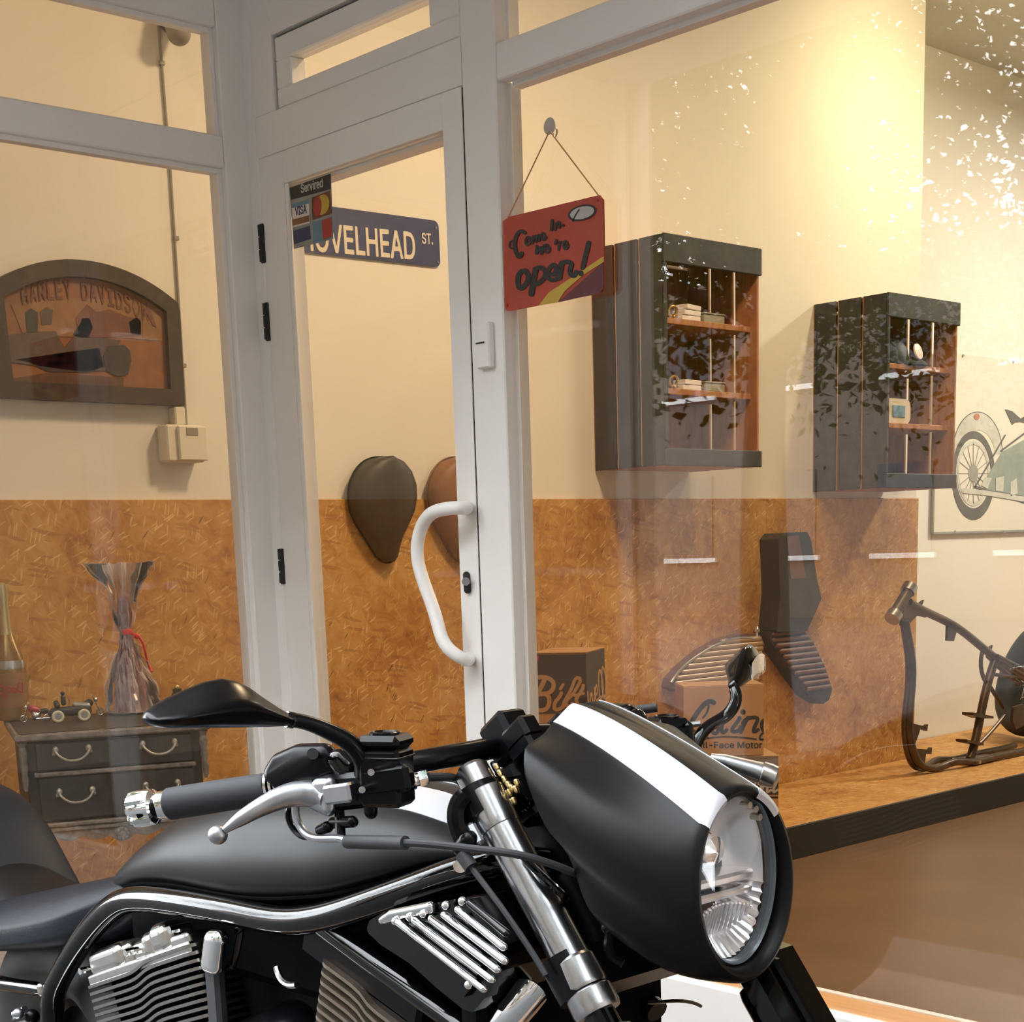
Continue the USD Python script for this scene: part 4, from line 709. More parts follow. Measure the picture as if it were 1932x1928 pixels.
# bare motorcycle frame
FY = 3.945
fr = thing('motorcycle_chassis', 'bare brown-black rigid motorcycle frame standing on the display platform', 'motorcycle frame', (6.5, FY, .15))
F = lambda px, py, dy=0.0: AY(px, py, FY)+np.array([0, dy, 0])
def zf(x, y, dy=0.0): p = F(1640+x/4.82, 1080+y/4.82, dy); p[2] = max(p[2], .172); return p
part(fr, 'steering_neck', cyl(zf(225, 385), zf(360, 160), .026, 20), 'frame_steel'); part(fr, 'neck_cup', cat(cyl(zf(205, 425), zf(238, 370), .036, 20)), 'polished'); part(fr, 'neck_cup', cyl(zf(345, 180), zf(375, 120), .034, 20), 'polished')
part(fr, 'backbone', tube([zf(360, 270), zf(500, 350), zf(780, 490), zf(1050, 700), zf(1250, 850), zf(1420, 960)], .019, 14, 40), 'frame_steel')
part(fr, 'gusset', ext(Polygon([(p[0], p[2]) for p in (zf(340, 260), zf(520, 370), zf(510, 410), zf(430, 390), zf(370, 450), zf(350, 490), zf(285, 480), zf(290, 380))]), (0, FY+.006, 0), X3, Z3, .012), 'frame_steel', smooth=False)
for s in (-.06, .06):
    part(fr, 'down_tube', tube([zf(320, 440, s*.1), zf(350, 620, s*.12), zf(378, 850, s*.15), zf(368, 1100, s*.15), zf(345, 1380, s*.18), zf(370, 1600, s*.25), zf(430, 1740, s*.35), zf(520, 1800, s*.5), zf(600, 1780, s*.6), zf(680, 1720, s*.8), zf(820, 1718, s), zf(1050, 1740, s), zf(1240, 1690, s), zf(1420, 1580, s)], .017, 14, 90), 'frame_steel')
    part(fr, 'seat_stay', tube([zf(1120, 760, s*.4), zf(1300, 880, s), zf(1500, 1010, s*1.4)], .012, 10, 14), 'frame_steel')
part(fr, 'seat_post', tube([zf(1150, 780), zf(1080, 1000), zf(1020, 1260), zf(975, 1480), zf(915, 1700)], .021, 14, 24), 'frame_steel')
part(fr, 'brace', tube([zf(1035, 700), zf(1015, 820), zf(1030, 930), zf(1075, 1010)], .010, 10, 18), 'frame_steel'); part(fr, 'brace', tube([zf(1100, 1040), zf(1180, 1170), zf(1215, 1230)], .010, 10, 12), 'frame_steel'); part(fr, 'brace', tube([zf(1000, 1560), zf(1140, 1410), zf(1230, 1300)], .009, 10, 12), 'frame_steel'); part(fr, 'brace', tube([zf(1150, 930), zf(1400, 955)], .009, 10, 4), 'frame_steel')
def flat(nm, pts, th=.012, s=0): part(fr, nm, ext(Polygon([(p[0], p[2]) for p in (zf(*a) for a in pts)]), (0, FY+s+th/2, 0), X3, Z3, th), 'frame_steel', smooth=False)
flat('tank_tab', [(705, 470), (785, 500), (785, 540), (760, 625), (700, 620)]); flat('tank_tab', [(430, 290), (490, 250), (470, 300)]); flat('tank_tab', [(1070, 690), (1115, 660), (1100, 720)])
flat('engine_mount', [(330, 1360), (500, 1400), (520, 1380), (510, 1440), (450, 1420), (430, 1480), (400, 1560), (340, 1500)], .02); flat('engine_mount', [(400, 1600), (540, 1610), (555, 1590), (550, 1650), (500, 1650), (490, 1730), (440, 1760), (380, 1660)], .02)
flat('seat_post_lug', [(895, 1270), (1080, 1305), (1080, 1325), (980, 1325), (895, 1295)], .06); flat('seat_post_lug', [(835, 1515), (990, 1545), (990, 1570), (900, 1555), (840, 1540)], .06)
flat('gearbox_plate', [(860, 1690), (1100, 1690), (1080, 1730), (860, 1715)], .12); flat('axle_plate', [(1200, 1220), (1290, 1190), (1310, 1380), (1220, 1420), (1190, 1330)], .014, -.06)
part(fr, 'stand_bolt', cyl(zf(838, 1730, -.1), zf(838, 1730, .1), .010, 12), 'aluminium')
# fat tyre, leaning, its tread towards the street
qt = AZ(1900, 1403, .152); tyR, tyr = .24, .075; lean = math.radians(19)
rgt = np.array([CR[0], CR[1], 0])/np.linalg.norm(CR[:2]); fwd_ = np.array([-rgt[1], rgt[0], 0]); t_ax = rgt*math.cos(lean)-Z3*math.sin(lean)+fwd_*.15; t_ax /= np.linalg.norm(t_ax); t_up = rgt*math.sin(lean)+Z3*math.cos(lean)
cw = qt+rgt*.085+t_up*(tyR+tyr)*.99; cw[2] += .031; cw = cw+fwd_*.12
ty = thing('rear_wheel', 'fat black tyre leaning at the right edge behind the bare chassis', 'wheel', (cw[0], cw[1], .15))
part(ty, 'tyre', torus(cw, t_ax, tyR, tyr, 48, 18, 1.2), 'tyre'); part(ty, 'rim', lathe_closed([(tyR-.055, -.06), (tyR-.07, 0), (tyR-.055, .06), (tyR-.045, .065), (tyR-.04, 0), (tyR-.045, -.065)], cw, t_ax, 40), 'chrome'); part(ty, 'hub', cyl(cw-t_ax*.07, cw+t_ax*.07, .045, 20), 'aluminium')
e1 = np.cross(t_ax, Z3); e1 /= np.linalg.norm(e1); e2 = np.cross(t_ax, e1)
for i, a in enumerate(np.linspace(0, 6.28, 25)[:-1]): part(ty, 'spoke', cyl(cw+t_ax*((-1)**i*.05)+(e1*math.cos(a)+e2*math.sin(a))*.04, cw+(e1*math.cos(a+.2)+e2*math.sin(a+.2))*(tyR-.06), .003, 6), 'chrome')
# ================================================================== the motorcycle (heads towards -y, its right side to the camera)
mc = thing('motorcycle', 'matte black muscle motorcycle with silver stripes parked in front of the shop', 'motorcycle', (BX, 1.7, -.03))
ROAD = -.03
def L3(lat, y, z): return np.array([BX+lat, y, z])
def both(f): return [f(-1), f(1)]
def mir(m): v = m.vertices.copy(); v[:, 0] = 2*BX-v[:, 0]; k = trimesh.Trimesh(v, m.faces.copy(), process=False); k.invert(); return k
Xl = np.array([1.0, 0, 0])

# ---- forks
ft, fb = B(886, 1446, -.13), B(1094, 1843, -.13); fd = (fb-ft)/np.linalg.norm(fb-ft); FLn = np.linalg.norm(fb-ft)
axle = ft+fd*((ft[2]-.30)/-fd[2]); axle[0] = BX
for s in (-1, 1):
    o = lambda t, s=s: np.array([BX+s*.13, *(ft+fd*t)[1:]])
    fk = part(mc, 'fork_leg', tube([o(.085), o(FLn-.005)], .0225, 28), 'fork_tube')
    part(fk, 'fork_cap', lathe([(.0, -.002), (.016, .0), (.0205, .005), (.021, .030), (.0205, .034)], o(0), fd, 28), 'fork_tube')
    part(fk, 'fork_collar', lathe([(.0205, .034), (.0245, .037), (.0245, .075), (.0235, .084), (.0225, .085)], o(0), fd, 28), 'fork_tube')
    part(fk, 'fork_collar', lathe([(.0225, FLn-.022), (.0258, FLn-.018), (.0265, FLn+.012), (.025, FLn+.016)], o(0), fd, 28), 'fork_tube')
    part(fk, 'fork_collar', lathe([(.024, FLn+.017), (.0275, FLn+.020), (.028, FLn+.040), (.026, FLn+.046), (.016, FLn+.048)], o(0), fd, 28), 'fork_tube')
    part(fk, 'stanchion', tube([o(FLn+.046), o(FLn+.075)], .0185, 24), 'gloss_black')
    part(fk, 'slider', lathe([(.019, FLn+.066), (.0265, FLn+.070), (.0285, FLn+.080), (.028, .62), (.026, .72)], o(0), fd, 28), 'fork_tube' if s < 0 else 'gloss_black')
    # boxed fork guard under the cowl
    g0, g1 = o(FLn+.025)+np.array([s*.012, -.018, 0]), o(FLn+.18)+np.array([s*.012, -.018, 0])
    if s > 0: part(fk, 'fork_guard', beam(g0, g1, .085, .05, .012, up=(0, 1, .7)), 'gloss_black', smooth=False)
    part(fk, 'guard_rib', beam(g0+np.array([-.015, -.034, 0])*(1 if s > 0 else 0), g1+np.array([-.015, -.034, 0])*(1 if s > 0 else 0), .014, .012, .004, up=(0, 1, .7)), 'satin_black', smooth=False)
def clamp(name, t, w, hgt, mat):
    c = ft+fd*t; W_ = np.cross(Xl, fd)
    p2 = union_all([Point(-.13, -.008).buffer(.029), Point(.13, -.008).buffer(.029), sbox(-.13, -.036, .13, .012)])
    m = ext(p2, L3(0, c[1], c[2])-fd*hgt/2, Xl, np.cross(fd, Xl), hgt); part(mc, name, m, mat, smooth=30)
clamp('upper_clamp', .045, 0, .035, 'satin_black'); clamp('lower_clamp', FLn-.005, 0, .05, 'satin_black')
part(mc, 'steering_stem', tube([L3(0, *(ft+fd*.03)[1:])+[0, .03, 0], L3(0, *(ft+fd*FLn)[1:])+[0, .03, 0]], .03, 16), 'dark_void')
part(mc, 'frame_headstock', hull((L3(0, 1.33, .93), .055), (L3(0, 1.23, .76), .06), (L3(0, 1.42, .82), .06)), 'satin_black')
sc_pts = [B(870, 1490, -.16), B(862, 1540, -.165), B(870, 1570, -.16)]
part(mc, 'steering_bracket', cat(tube([B(880, 1500, -.155), B(862, 1535, -.165), B(866, 1562, -.165), B(880, 1590, -.16)], .012, 10, 16), hull((B(885, 1585, -.165), .012), (B(870, 1600, -.165), .010))), 'satin_black')
part(mc, 'bracket_plate', obb(B(893, 1578, -.158), fd, Xl, np.cross(fd, Xl), .03, .012, .022, .004), 'aluminium', smooth=False)

# ---- handlebar and right-hand controls
barR = [L3(0, 1.372, .992), B(955, 1402, -.05), B(880, 1421, -.12), B(790, 1437, -.18), B(700, 1455, -.225), B(505, 1488, -.285), B(330, 1515, -.35), B(262, 1530, -.38)]
barS = spline(np.array([p*np.array([-1, 1, 1])+np.array([2*BX, 0, 0]) for p in barR[:0:-1]]+barR), 120)
hb_ = part(mc, 'handlebar', tube(barS, .0135, 16), 'satin_black')
rs = part(mc, 'riser', cat(obb(B(962, 1392, -.055), (1, 0, 0), (0, .8, -.6), (0, .6, .8), .045, .05, .055, .006), beam(L3(-.055, 1.345, .965), L3(-.055, 1.30, .90), .04, .035, .006)), 'satin_black', smooth=False)
part(mc, 'riser', cat(obb(L3(.05, 1.36, .985), (1, 0, 0), (0, .8, -.6), (0, .6, .8), .045, .05, .05, .006), beam(L3(.055, 1.345, .965), L3(.055, 1.30, .90), .04, .035, .006)), 'satin_black', smooth=False)
part(rs, 'riser_cap', cat(obb(B(985, 1385, -.07), (1, 0, 0), (0, .8, -.6), (0, .6, .8), .028, .045, .03, .005), obb(B(994, 1408, -.07), (1, 0, 0), (0, .8, -.6), (0, .6, .8), .028, .045, .025, .005)), 'satin_black', smooth=False)
def along(p, q, a, b): p, q = np.asarray(p), np.asarray(q); return p+(q-p)*a, p+(q-p)*b
g_in, g_out = B(505, 1487, -.285), B(318, 1517, -.354); gd = (g_out-g_in)/np.linalg.norm(g_out-g_in)
for flip in (0, 1):
    mm = (lambda m: m) if not flip else mir
    part(mc, 'grip', mm(lathe([(.017, 0), (.0185, .004), (.0192, .06), (.0195, np.linalg.norm(g_out-g_in)-.002), (.018, np.linalg.norm(g_out-g_in))], g_in, gd, 28)), 'grip_rubber')
    e0 = g_out+gd*.001; Lc = np.linalg.norm(B(258, 1531, -.379)-g_out)
    be = part(mc, 'bar_end', mm(lathe([(.017, 0), (.0175, .008), (.016, .012), (.016, .016)], e0, gd, 28)), 'chrome')
    a_ = np.linspace(0, 2*np.pi, 162, endpoint=False); U1 = np.cross(gd, Z3); U1 /= np.linalg.norm(U1); U2 = np.cross(gd, U1); rings = []
    for t, r, fl in ((.014, .0165, 0), (.018, .0212, .0), (.026, .022, .10), (.040, .0225, .17), (.046, .0215, .2), (.049, .018, .2), (.049, .004, 0)):
        rr = r*(1-fl*np.clip(np.cos(a_*9)+.1, 0, 1)); rings.append(e0+gd*t+(rr*np.cos(a_))[:, None]*U1+(rr*np.sin(a_))[:, None]*U2)
    part(be, 'fluted_cap', mm(loft(rings)), 'chrome', smooth=30)
    part(mc, 'grip_ring', mm(cat(*[lathe([(.0165, k), (.0205, k+.001), (.0205, k+.0045), (.0165, k+.0055)], g_in, -gd, 28) for k in (.002, .0085, .015)])), 'chrome' if not flip else 'gloss_black')
    h0, h1 = B(512, 1470, -.272), B(625, 1452, -.236)
    sw = part(mc, 'switch_housing', mm(hull((B(528, 1462, -.278), .019), (B(535, 1445, -.275), .017), (B(570, 1430, -.265), .017), (B(612, 1428, -.255), .016), (B(625, 1445, -.25), .017), (B(610, 1462, -.25), .019), (B(545, 1478, -.275), .018))), 'satin_black')
    part(sw, 'switch_button', mm(cyl(B(590, 1422, -.288), B(590, 1422, -.272), .0065, 16)), 'rubber')
    part(sw, 'switch_boot', mm(hull((B(640, 1435, -.25), .014), (B(655, 1450, -.245), .016), (B(668, 1465, -.24), .012))), 'gloss_black')
    rvc = B(729, 1447, -.235)-Z3*(.026*flip); du = (B(770, 1440, -.2)-B(600, 1470, -.25)); du[2] = 0; du /= np.linalg.norm(du); dn = np.array([-du[1], du[0], 0]); 
    if dn[1] > 0: dn = -dn
    rv = part(mc, 'fluid_reservoir', mm(obb(rvc-[0, 0, .010], du, dn, Z3, .051, .044, .066, .005)), 'satin_black', smooth=False)
    part(rv, 'reservoir_lid', mm(cat(obb(rvc+Z3*.029, du, dn, Z3, .053, .047, .016, .006), lathe([(.017, 0), (.017, .002), (.015, .003), (.013, .001), (.0, .001)], rvc+Z3*.037, (0, 0, 1), 24))), 'satin_black', smooth=False)
    part(rv, 'lid_band', mm(obb(rvc+Z3*.012, du, dn, Z3, .0525, .0455, .003, .001)), 'matte_black', smooth=False)
    p0, p1 = B(592, 1478, -.262), B(768, 1490, -.225)
    mcx = part(mc, 'master_cylinder', mm(cat(beam(B(605, 1480, -.26), B(775, 1468, -.228), .026, .024, .006), beam(B(622, 1512, -.262), B(760, 1498, -.236), .02, .022, .005), hull((B(700, 1525, -.245), .008), (B(700, 1532, -.245), .008)), beam(B(690, 1478, -.258), B(772, 1466, -.236), .012, .03, .004))), 'satin_black', smooth=30)
    part(mcx, 'bolt', mm(cat(*[cyl(B(*q, -.275), B(*q, -.262), .004, 8) for q in ((700, 1457), (683, 1490))])), 'aluminium')
    part(mcx, 'silver_block', mm(beam(B(617, 1500, -.272), B(668, 1493, -.262), .018, .022, .003)), 'aluminium', smooth=False)
    bj = part(mc, 'banjo_fitting', mm(cat(cyl(B(769, 1474, -.215), B(790, 1469, -.205), .0085, 16), cyl(B(776, 1473, -.213), B(781, 1472, -.21), .0105, 16), cyl(B(790, 1469, -.205), B(806, 1465, -.197), .0098, 6))), 'chrome')
    part(bj, 'brake_hose', mm(tube([B(806, 1466, -.197), B(835, 1466, -.17), B(865, 1472, -.12), B(890, 1500, -.07)], .0052, 10, 24)), 'rubber')
    lv = part(mc, 'brake_lever' if not flip else 'clutch_lever', mm(tube([B(622, 1508, -.268), B(600, 1500, -.272), B(570, 1497, -.285), B(540, 1502, -.302), B(505, 1516, -.322), B(465, 1538, -.346), B(424, 1566, -.366)], [.013, .0155, .0145, .0125, .0105, .0085, .0042], 16, 40)), 'aluminium')
    part(lv, 'lever_ball', mm(ball(B(411, 1575, -.37), .0112, sub=3)), 'aluminium')
    part(lv, 'lever_pivot', mm(cat(hull((B(603, 1482, -.272), .009), (B(622, 1480, -.268), .009), (B(598, 1512, -.272), .011), (B(620, 1525, -.27), .009)))), 'aluminium')
    # mirror
    ax0, ax1 = B(548, 1360, -.33), B(278, 1352, -.50)
    def ring(px, pt, pb, lat, th):
        T_, b_ = B(px, pt, lat), B(px, pb, lat); c = (T_+b_)/2; h = (T_[2]-b_[2])/2; a = np.linspace(0, 2*np.pi, 24, endpoint=False); q = []
        for x in a:
            cz, cy = math.sin(x), math.cos(x); yy = th*np.sign(cy)*abs(cy)**.8*(1.0 if cz < 0 else (1-.55*cz)); q.append(c+np.array([0, yy+ (.35*th*cz if cz > 0 else 0), h*cz*(1 if cz > 0 else .96)]))
        return q
    mb = [(548, 1346, 1369, -.332, .008), (530, 1336, 1371, -.343, .011), (505, 1318, 1372, -.358, .016), (478, 1297, 1373, -.375, .022), (455, 1285, 1374, -.39, .026), (430, 1281, 1374.5, -.405, .029), (400, 1287, 1375, -.424, .031), (365, 1301, 1375, -.446, .032), (330, 1317, 1375, -.468, .030), (302, 1331, 1374, -.485, .026), (284, 1342, 1369, -.497, .018), (277, 1350, 1361, -.501, .008)]
    if flip:
        nk = B(1386, 1318, .335); vd = (nk-EYE)*np.array([1, 1, 0]); vd /= np.linalg.norm(vd); vd = vd+np.array([CR[0], CR[1], 0])*.10; vd /= np.linalg.norm(vd); sd = np.array([vd[1], -vd[0], 0])
        o0 = ax0*1.0
        def mm2(m, nk=nk, vd=vd, sd=sd):
            q = m.vertices-o0; v = nk+(-q[:, :1])*vd+q[:, 1:2]*sd*.8+(q[:, 2:3]+.016)*Z3; k = trimesh.Trimesh(v, m.faces.copy(), process=False)
            if k.volume < 0: k.invert()
            return k
    else: mm2 = mm
    mrr = part(mc, 'mirror', mm2(loft([ring(*x) for x in mb])), 'satin_black' if not flip else 'gloss_black', smooth=True)
    part(mrr, 'mirror_glass', mm2(loft([np.array(ring(px, pt+(pb-pt)*.25, pb-(pb-pt)*.15, la, .002))+np.array([0, th*1.0, 0]) for px, pt, pb, la, th in mb[3:10]])), 'chrome')
    if not flip: part(mrr, 'mirror_stem', tube([B(546, 1358, -.331), B(580, 1364, -.312), B(625, 1382, -.29), B(660, 1402, -.272), B(681, 1430, -.258), B(684, 1462, -.25)], [.0082, .0085, .0095, .0105, .0105, .010], 14, 34), 'satin_black'); part(mrr, 'stem_collar', cyl(B(541, 1357, -.334), B(553, 1359, -.327), .0092, 16), 'gloss_black')
    else: part(mrr, 'mirror_stem', tube([nk+Z3*.012, B(1388, 1322, .33), B(1372, 1348, .32), B(1340, 1368, .295), B(1318, 1392, .275), B(1308, 1425, .262)], [.008, .0085, .0088, .0085, .009, .009], 14, 34), 'gloss_black')
# throttle cables under the lever (right-hand side only)
th_ = part(mc, 'throttle_cable', tube([B(765, 1590, -.268), B(830, 1594, -.255), B(900, 1602, -.235), B(975, 1612, -.21), B(1040, 1630, -.175), B(1085, 1648, -.13)], .0043, 10, 60), 'rubber')
part(th_, 'metal_elbow', cat(tube([B(558, 1520, -.278), B(560, 1545, -.278), B(572, 1568, -.277), B(600, 1582, -.275), B(655, 1587, -.27)], .0048, 10, 40)), 'aluminium')
part(th_, 'cable_sleeve', tube([B(655, 1588, -.27), B(765, 1590, -.268)], .0078, 14), 'rubber'); part(th_, 'cable_clip', cat(cyl(B(640, 1520, -.258), B(643, 1582, -.268), .006, 10), hull((B(665, 1550, -.262), .007), (B(630, 1552, -.262), .007)), hull((B(618, 1560, -.268), .007), (B(604, 1566, -.268), .006))), 'satin_black')
part(th_, 'dark_elbow', tube([B(548, 1522, -.27), B(545, 1545, -.27), B(556, 1566, -.268), B(580, 1578, -.266)], .004, 8, 24), 'brown_leather' if 0 else 'satin_black')
part(mc, 'front_hose', tube([B(985, 1612, -.15), B(1010, 1640, -.145), B(1035, 1664, -.14), B(1070, 1700, -.09)], .0045, 10, 24), 'gloss_black')
dh = part(mc, 'clutch_cable', tube([B(886, 1632, -.17), B(930, 1690, -.172), B(985, 1768, -.172), B(1030, 1840, -.17)], .0035, 8, 24), 'rubber'); part(dh, 'cable_boot', cyl(B(872, 1612, -.17), B(890, 1637, -.17), .0085, 14), 'rubber')
# small wiring at the steering head
wr_ = part(mc, 'wiring', cat(*[tube([B(930+9*i, 1440+20*i, -.10), B(948+7*i, 1470+9*i, -.105), B(965+5*i, 1490+4*i, -.10), B(985, 1500+9*i, -.08)], .0035, 8, 14) for i in range(4)]), 'gloss_black')
part(wr_, 'connector', cat(*[hull((B(*q, -.112), .0032), (B(q[0]+3, q[1]+6, -.112), .003)) for q in ((936, 1444), (942, 1456), (950, 1468), (958, 1478), (964, 1484), (972, 1486), (960, 1492), (974, 1474), (968, 1508))]), 'gold_bit')

# ---- cowl
tt = [0, .15, .30, .36, .42, .5, .6, .68, .76, .83, .9, 1.0]
rear = [(0, 1.282, 1.034), (-.021, 1.276, 1.036), (-.057, 1.274, 1.018), (-.085, 1.262, 1.008), (-.125, 1.250, .997), (-.14, 1.232, .961), (-.14, 1.205, .916), (-.14, 1.169, .885), (-.135, 1.152, .838), (-.12, 1.139, .809), (-.10, 1.107, .781), (0, 1.093, .735)]
phi = [0, 20, 47, 60, 76, 90, 104, 116, 128, 141, 155, 180]
fr_, fp_ = PchipInterpolator(tt, np.array(rear)), PchipInterpolator(tt, phi)
LW, LH, LZ, LYc = .088, .110, .850, 1.047
LIP = [(0, 0), (.003, .006), (.008, .0085), (.013, .006), (.016, -.002)]
def cowl_pt(s, t, off=0.0):
    if s > 1:
        p = math.radians(float(fp_(t))); k = np.interp((s-1)*10, range(5), [a for a, b in LIP]); q = np.interp((s-1)*10, range(5), [b for a, b in LIP]); return np.array([-(LW-k)*math.sin(p), LYc-q+.006*math.cos(p), LZ+(LH-k)*math.cos(p)])
    r = fr_(t); p = math.radians(float(fp_(t))); f = np.array([-LW*math.sin(p), LYc-.012*math.cos(p)*0+.006*math.cos(p), LZ+LH*math.cos(p)])
    e = s**2.3; top = max(0, math.cos(p))
    lat = r[0]+(f[0]-r[0])*e; y = r[1]+(f[1]-r[1])*s; zs = s**(1.0+.32*top) if top > 0 else s**(1.0)
    z = r[2]+(f[2]-r[2])*zs
    return np.array([lat, y, z])
def cowl_grid(ns, ts, s0=0.0, s1=1.0):
    G = np.array([[cowl_pt(s, t) for t in ts] for s in np.linspace(s0, s1, ns)]); return G
def to_world(G): return np.stack([BX+G[..., 0], G[..., 1], G[..., 2]], -1)
ts = np.r_[np.linspace(0, .42, 26), np.linspace(.44, 1, 30)]
half = cowl_grid(60, ts); full = np.concatenate([half, (half*np.array([-1, 1, 1]))[:, -2:0:-1]], 1)
# rolled front lip, going back inside
P_ = np.radians(fp_(ts))
def lipring(w, h, y): r = np.stack([-w*np.sin(P_), np.full(len(ts), y)+.006*np.cos(P_), LZ+h*np.cos(P_)], -1); return np.concatenate([r, (r*np.array([-1, 1, 1]))[-2:0:-1]], 0)
rows = [*full]+[lipring(LW-.003, LH-.003, LYc-.006), lipring(LW-.008, LH-.008, LYc-.0085), lipring(LW-.013, LH-.013, LYc-.006), lipring(LW-.016, LH-.016, LYc+.002), lipring(LW-.017, LH-.017, LYc+.014), lipring(LW-.017, LH-.017, LYc+.05)]
rear_in = [(np.array(full[0])-[0, 0, .87])*np.array([.965, 1, .97])+np.array([0, .002, .87]), (np.array(full[0])-[0, 0, .87])*np.array([.92, 1, .86])+np.array([0, -.02, .87])]
rows = [rear_in[1], rear_in[0]]+rows
CW = to_world(np.array(rows)); cm = loft(CW, caps=False)
ctr = np.array([BX, 1.14, .87]); 
if np.mean(np.einsum('ij,ij->i', cm.face_normals, cm.triangles_center-ctr)) < 0: cm.invert()
cw_ = part(mc, 'cowl', cm, 'matte_black', 'matte black headlight cowl', smooth=50)
def cowl_strip(tf0, tf1, sgn, ns=60, nt=14, s0=0.0):
    G = []
    for s in np.r_[np.linspace(s0, 1.0, ns), 1.1, 1.2, 1.3]: G.append([cowl_pt(s, t)*np.array([sgn, 1, 1]) for t in np.linspace(tf0(s), tf1(s), nt)])
    G = to_world(np.array(G)); n_ = np.cross(np.gradient(G, axis=0), np.gradient(G, axis=1)); n_ /= np.linalg.norm(n_, axis=2)[..., None]; 
    if np.mean((n_*(G-ctr)).sum(-1)) < 0: n_ = -n_
    return G+n_*.0011, n_
for sgn in (1, -1):
    G, n_ = cowl_strip(lambda s: .15, lambda s: .30, sgn); part(cw_, 'silver_stripe', thick(G, .0009 if np.mean((np.cross(np.gradient(G, axis=0), np.gradient(G, axis=1))*n_).sum(-1)) > 0 else -.0009), 'silver_paint', 'silver painted stripe', smooth=50)
# headlamp
HZ, HY, HW, HH = .855, 1.058, .0605, .0915
def eg(w, h, y, n=72, dz=0.0): a = np.linspace(0, 2*np.pi, n, endpoint=False); return np.stack([BX+w*np.cos(a), np.full(n, y), HZ+dz+h*np.sin(a)], -1)
hl = part(mc, 'headlamp_bezel', loft([eg(HW+.017, HH+.013, HY+.05), eg(HW+.012, HH+.009, HY+.012), eg(HW+.0085, HH+.0065, HY-.004), eg(HW+.004, HH+.004, HY-.009), eg(HW+.001, HH+.001, HY-.006), eg(HW, HH, HY+.004)], caps=False), 'bezel', 'blue-grey headlamp rim', smooth=50)
refl = []
for r in np.linspace(1, .16, 16):
    a = np.linspace(0, 2*np.pi, 144, endpoint=False); d = .05*(1-r**2); fl = np.where(np.sin(a) < -.15, .0016*np.sign(np.sin(a*46)), .0004*np.sin(a*10)); fl = fl*(r > .35)
    refl.append(np.stack([BX+HW*.99*r*np.cos(a), HY+.006+d+fl, HZ+HH*.99*r*np.sin(a)], -1))
rm = loft(refl, caps=False); part(hl, 'reflector', rm, 'reflector', 'bright headlamp reflector', smooth=25)
part(hl, 'reflector_back', loft([eg(HW*.2, HH*.2, HY+.055), eg(.004, .004, HY+.058)], caps=True), 'polished')
part(hl, 'bulb_shield', cat(lathe([(.004, 0), (.016, .004), (.018, .016), (.015, .03)], L3(-.004, HY+.018, HZ+.028), (0, 1, 0), 28), cyl(L3(-.004, HY+.04, HZ+.028), L3(0, HY+.075, HZ+.02), .006, 12)), 'chrome')
part(hl, 'reflector_shelf', cat(obb(L3(0, HY+.028, HZ-.004), Xl, (0, 1, .12), (0, -.12, 1), HW*1.80, .03, .012, .003), obb(L3(0, HY+.028, HZ-.024), Xl, (0, 1, -.2), (0, .2, 1), HW*1.72, .03, .009, .003)), 'reflector', smooth=False)
part(hl, 'ribbed_facet', cat(*[obb(L3(-HW*.80+i*HW*1.6/15, HY+.018+.008*(1-abs(i-7.5)/7.5), HZ-.056), Xl, (0, 1, .35), (0, -.35, 1), .0055, .006, .055*math.sqrt(max(.05, 1-((i-7.5)/9)**2)), .0018) for i in range(16)]), 'reflector', smooth=False)
lens = [eg(HW*k, HH*k, HY-.0065-.012*(1-k**2)) for k in (1, .96, .88, .75, .58, .4, .2, .04)]; ln2 = [r+np.array([0, .0025, 0]) for r in lens]
part(hl, 'headlamp_lens', loft(lens+ln2[::-1]+[lens[0]], caps=False), 'lens_glass', smooth=60)
part(hl, 'lens_post', cat(*[cyl(L3(*q), L3(q[0], q[1]+.012, q[2]), .004, 10) for q in ((.02, HY-.008, HZ+.078), (.04, HY-.006, HZ+.062), (.032, HY-.007, HZ+.072))]), 'polished')
part(mc, 'headlamp_bucket', loft([eg(.068, .095, 1.10), eg(.066, .092, 1.13), eg(.05, .07, 1.165), eg(.02, .03, 1.18)]), 'satin_black')
part(mc, 'cowl_bracket', cat(tube([B(1105, 1672, -.125), B(1135, 1712, -.12), B(1150, 1752, -.115), B(1148, 1790, -.11), B(1175, 1818, -.10)], .0055, 8, 20), hull((B(1146, 1750, -.118), .007), (B(1160, 1740, -.118), .006))), 'satin_black')
part(mc, 'under_cowl_wire', tube([B(1220, 1892, -.05), B(1260, 1889, 0), B(1300, 1890, .05), B(1322, 1898, .08)], .0022, 8, 20), 'gloss_black')
# left-hand bits that show above the cowl
sg0, sg1 = B(1340, 1430, .17), B(1468, 1468, .22); sgl = np.linalg.norm(sg1-sg0)
ci = part(mc, 'turn_signal', lathe([(.006, 0), (.010, .2*sgl), (.0125, .6*sgl), (.0135, .74*sgl)], sg0, sg1-sg0, 22), 'aluminium'); part(ci, 'signal_cap', lathe([(.0135, .745*sgl), (.015, .76*sgl), (.0152, .88*sgl), (.014, .96*sgl), (.005, sgl)], sg0, sg1-sg0, 22), 'polished')

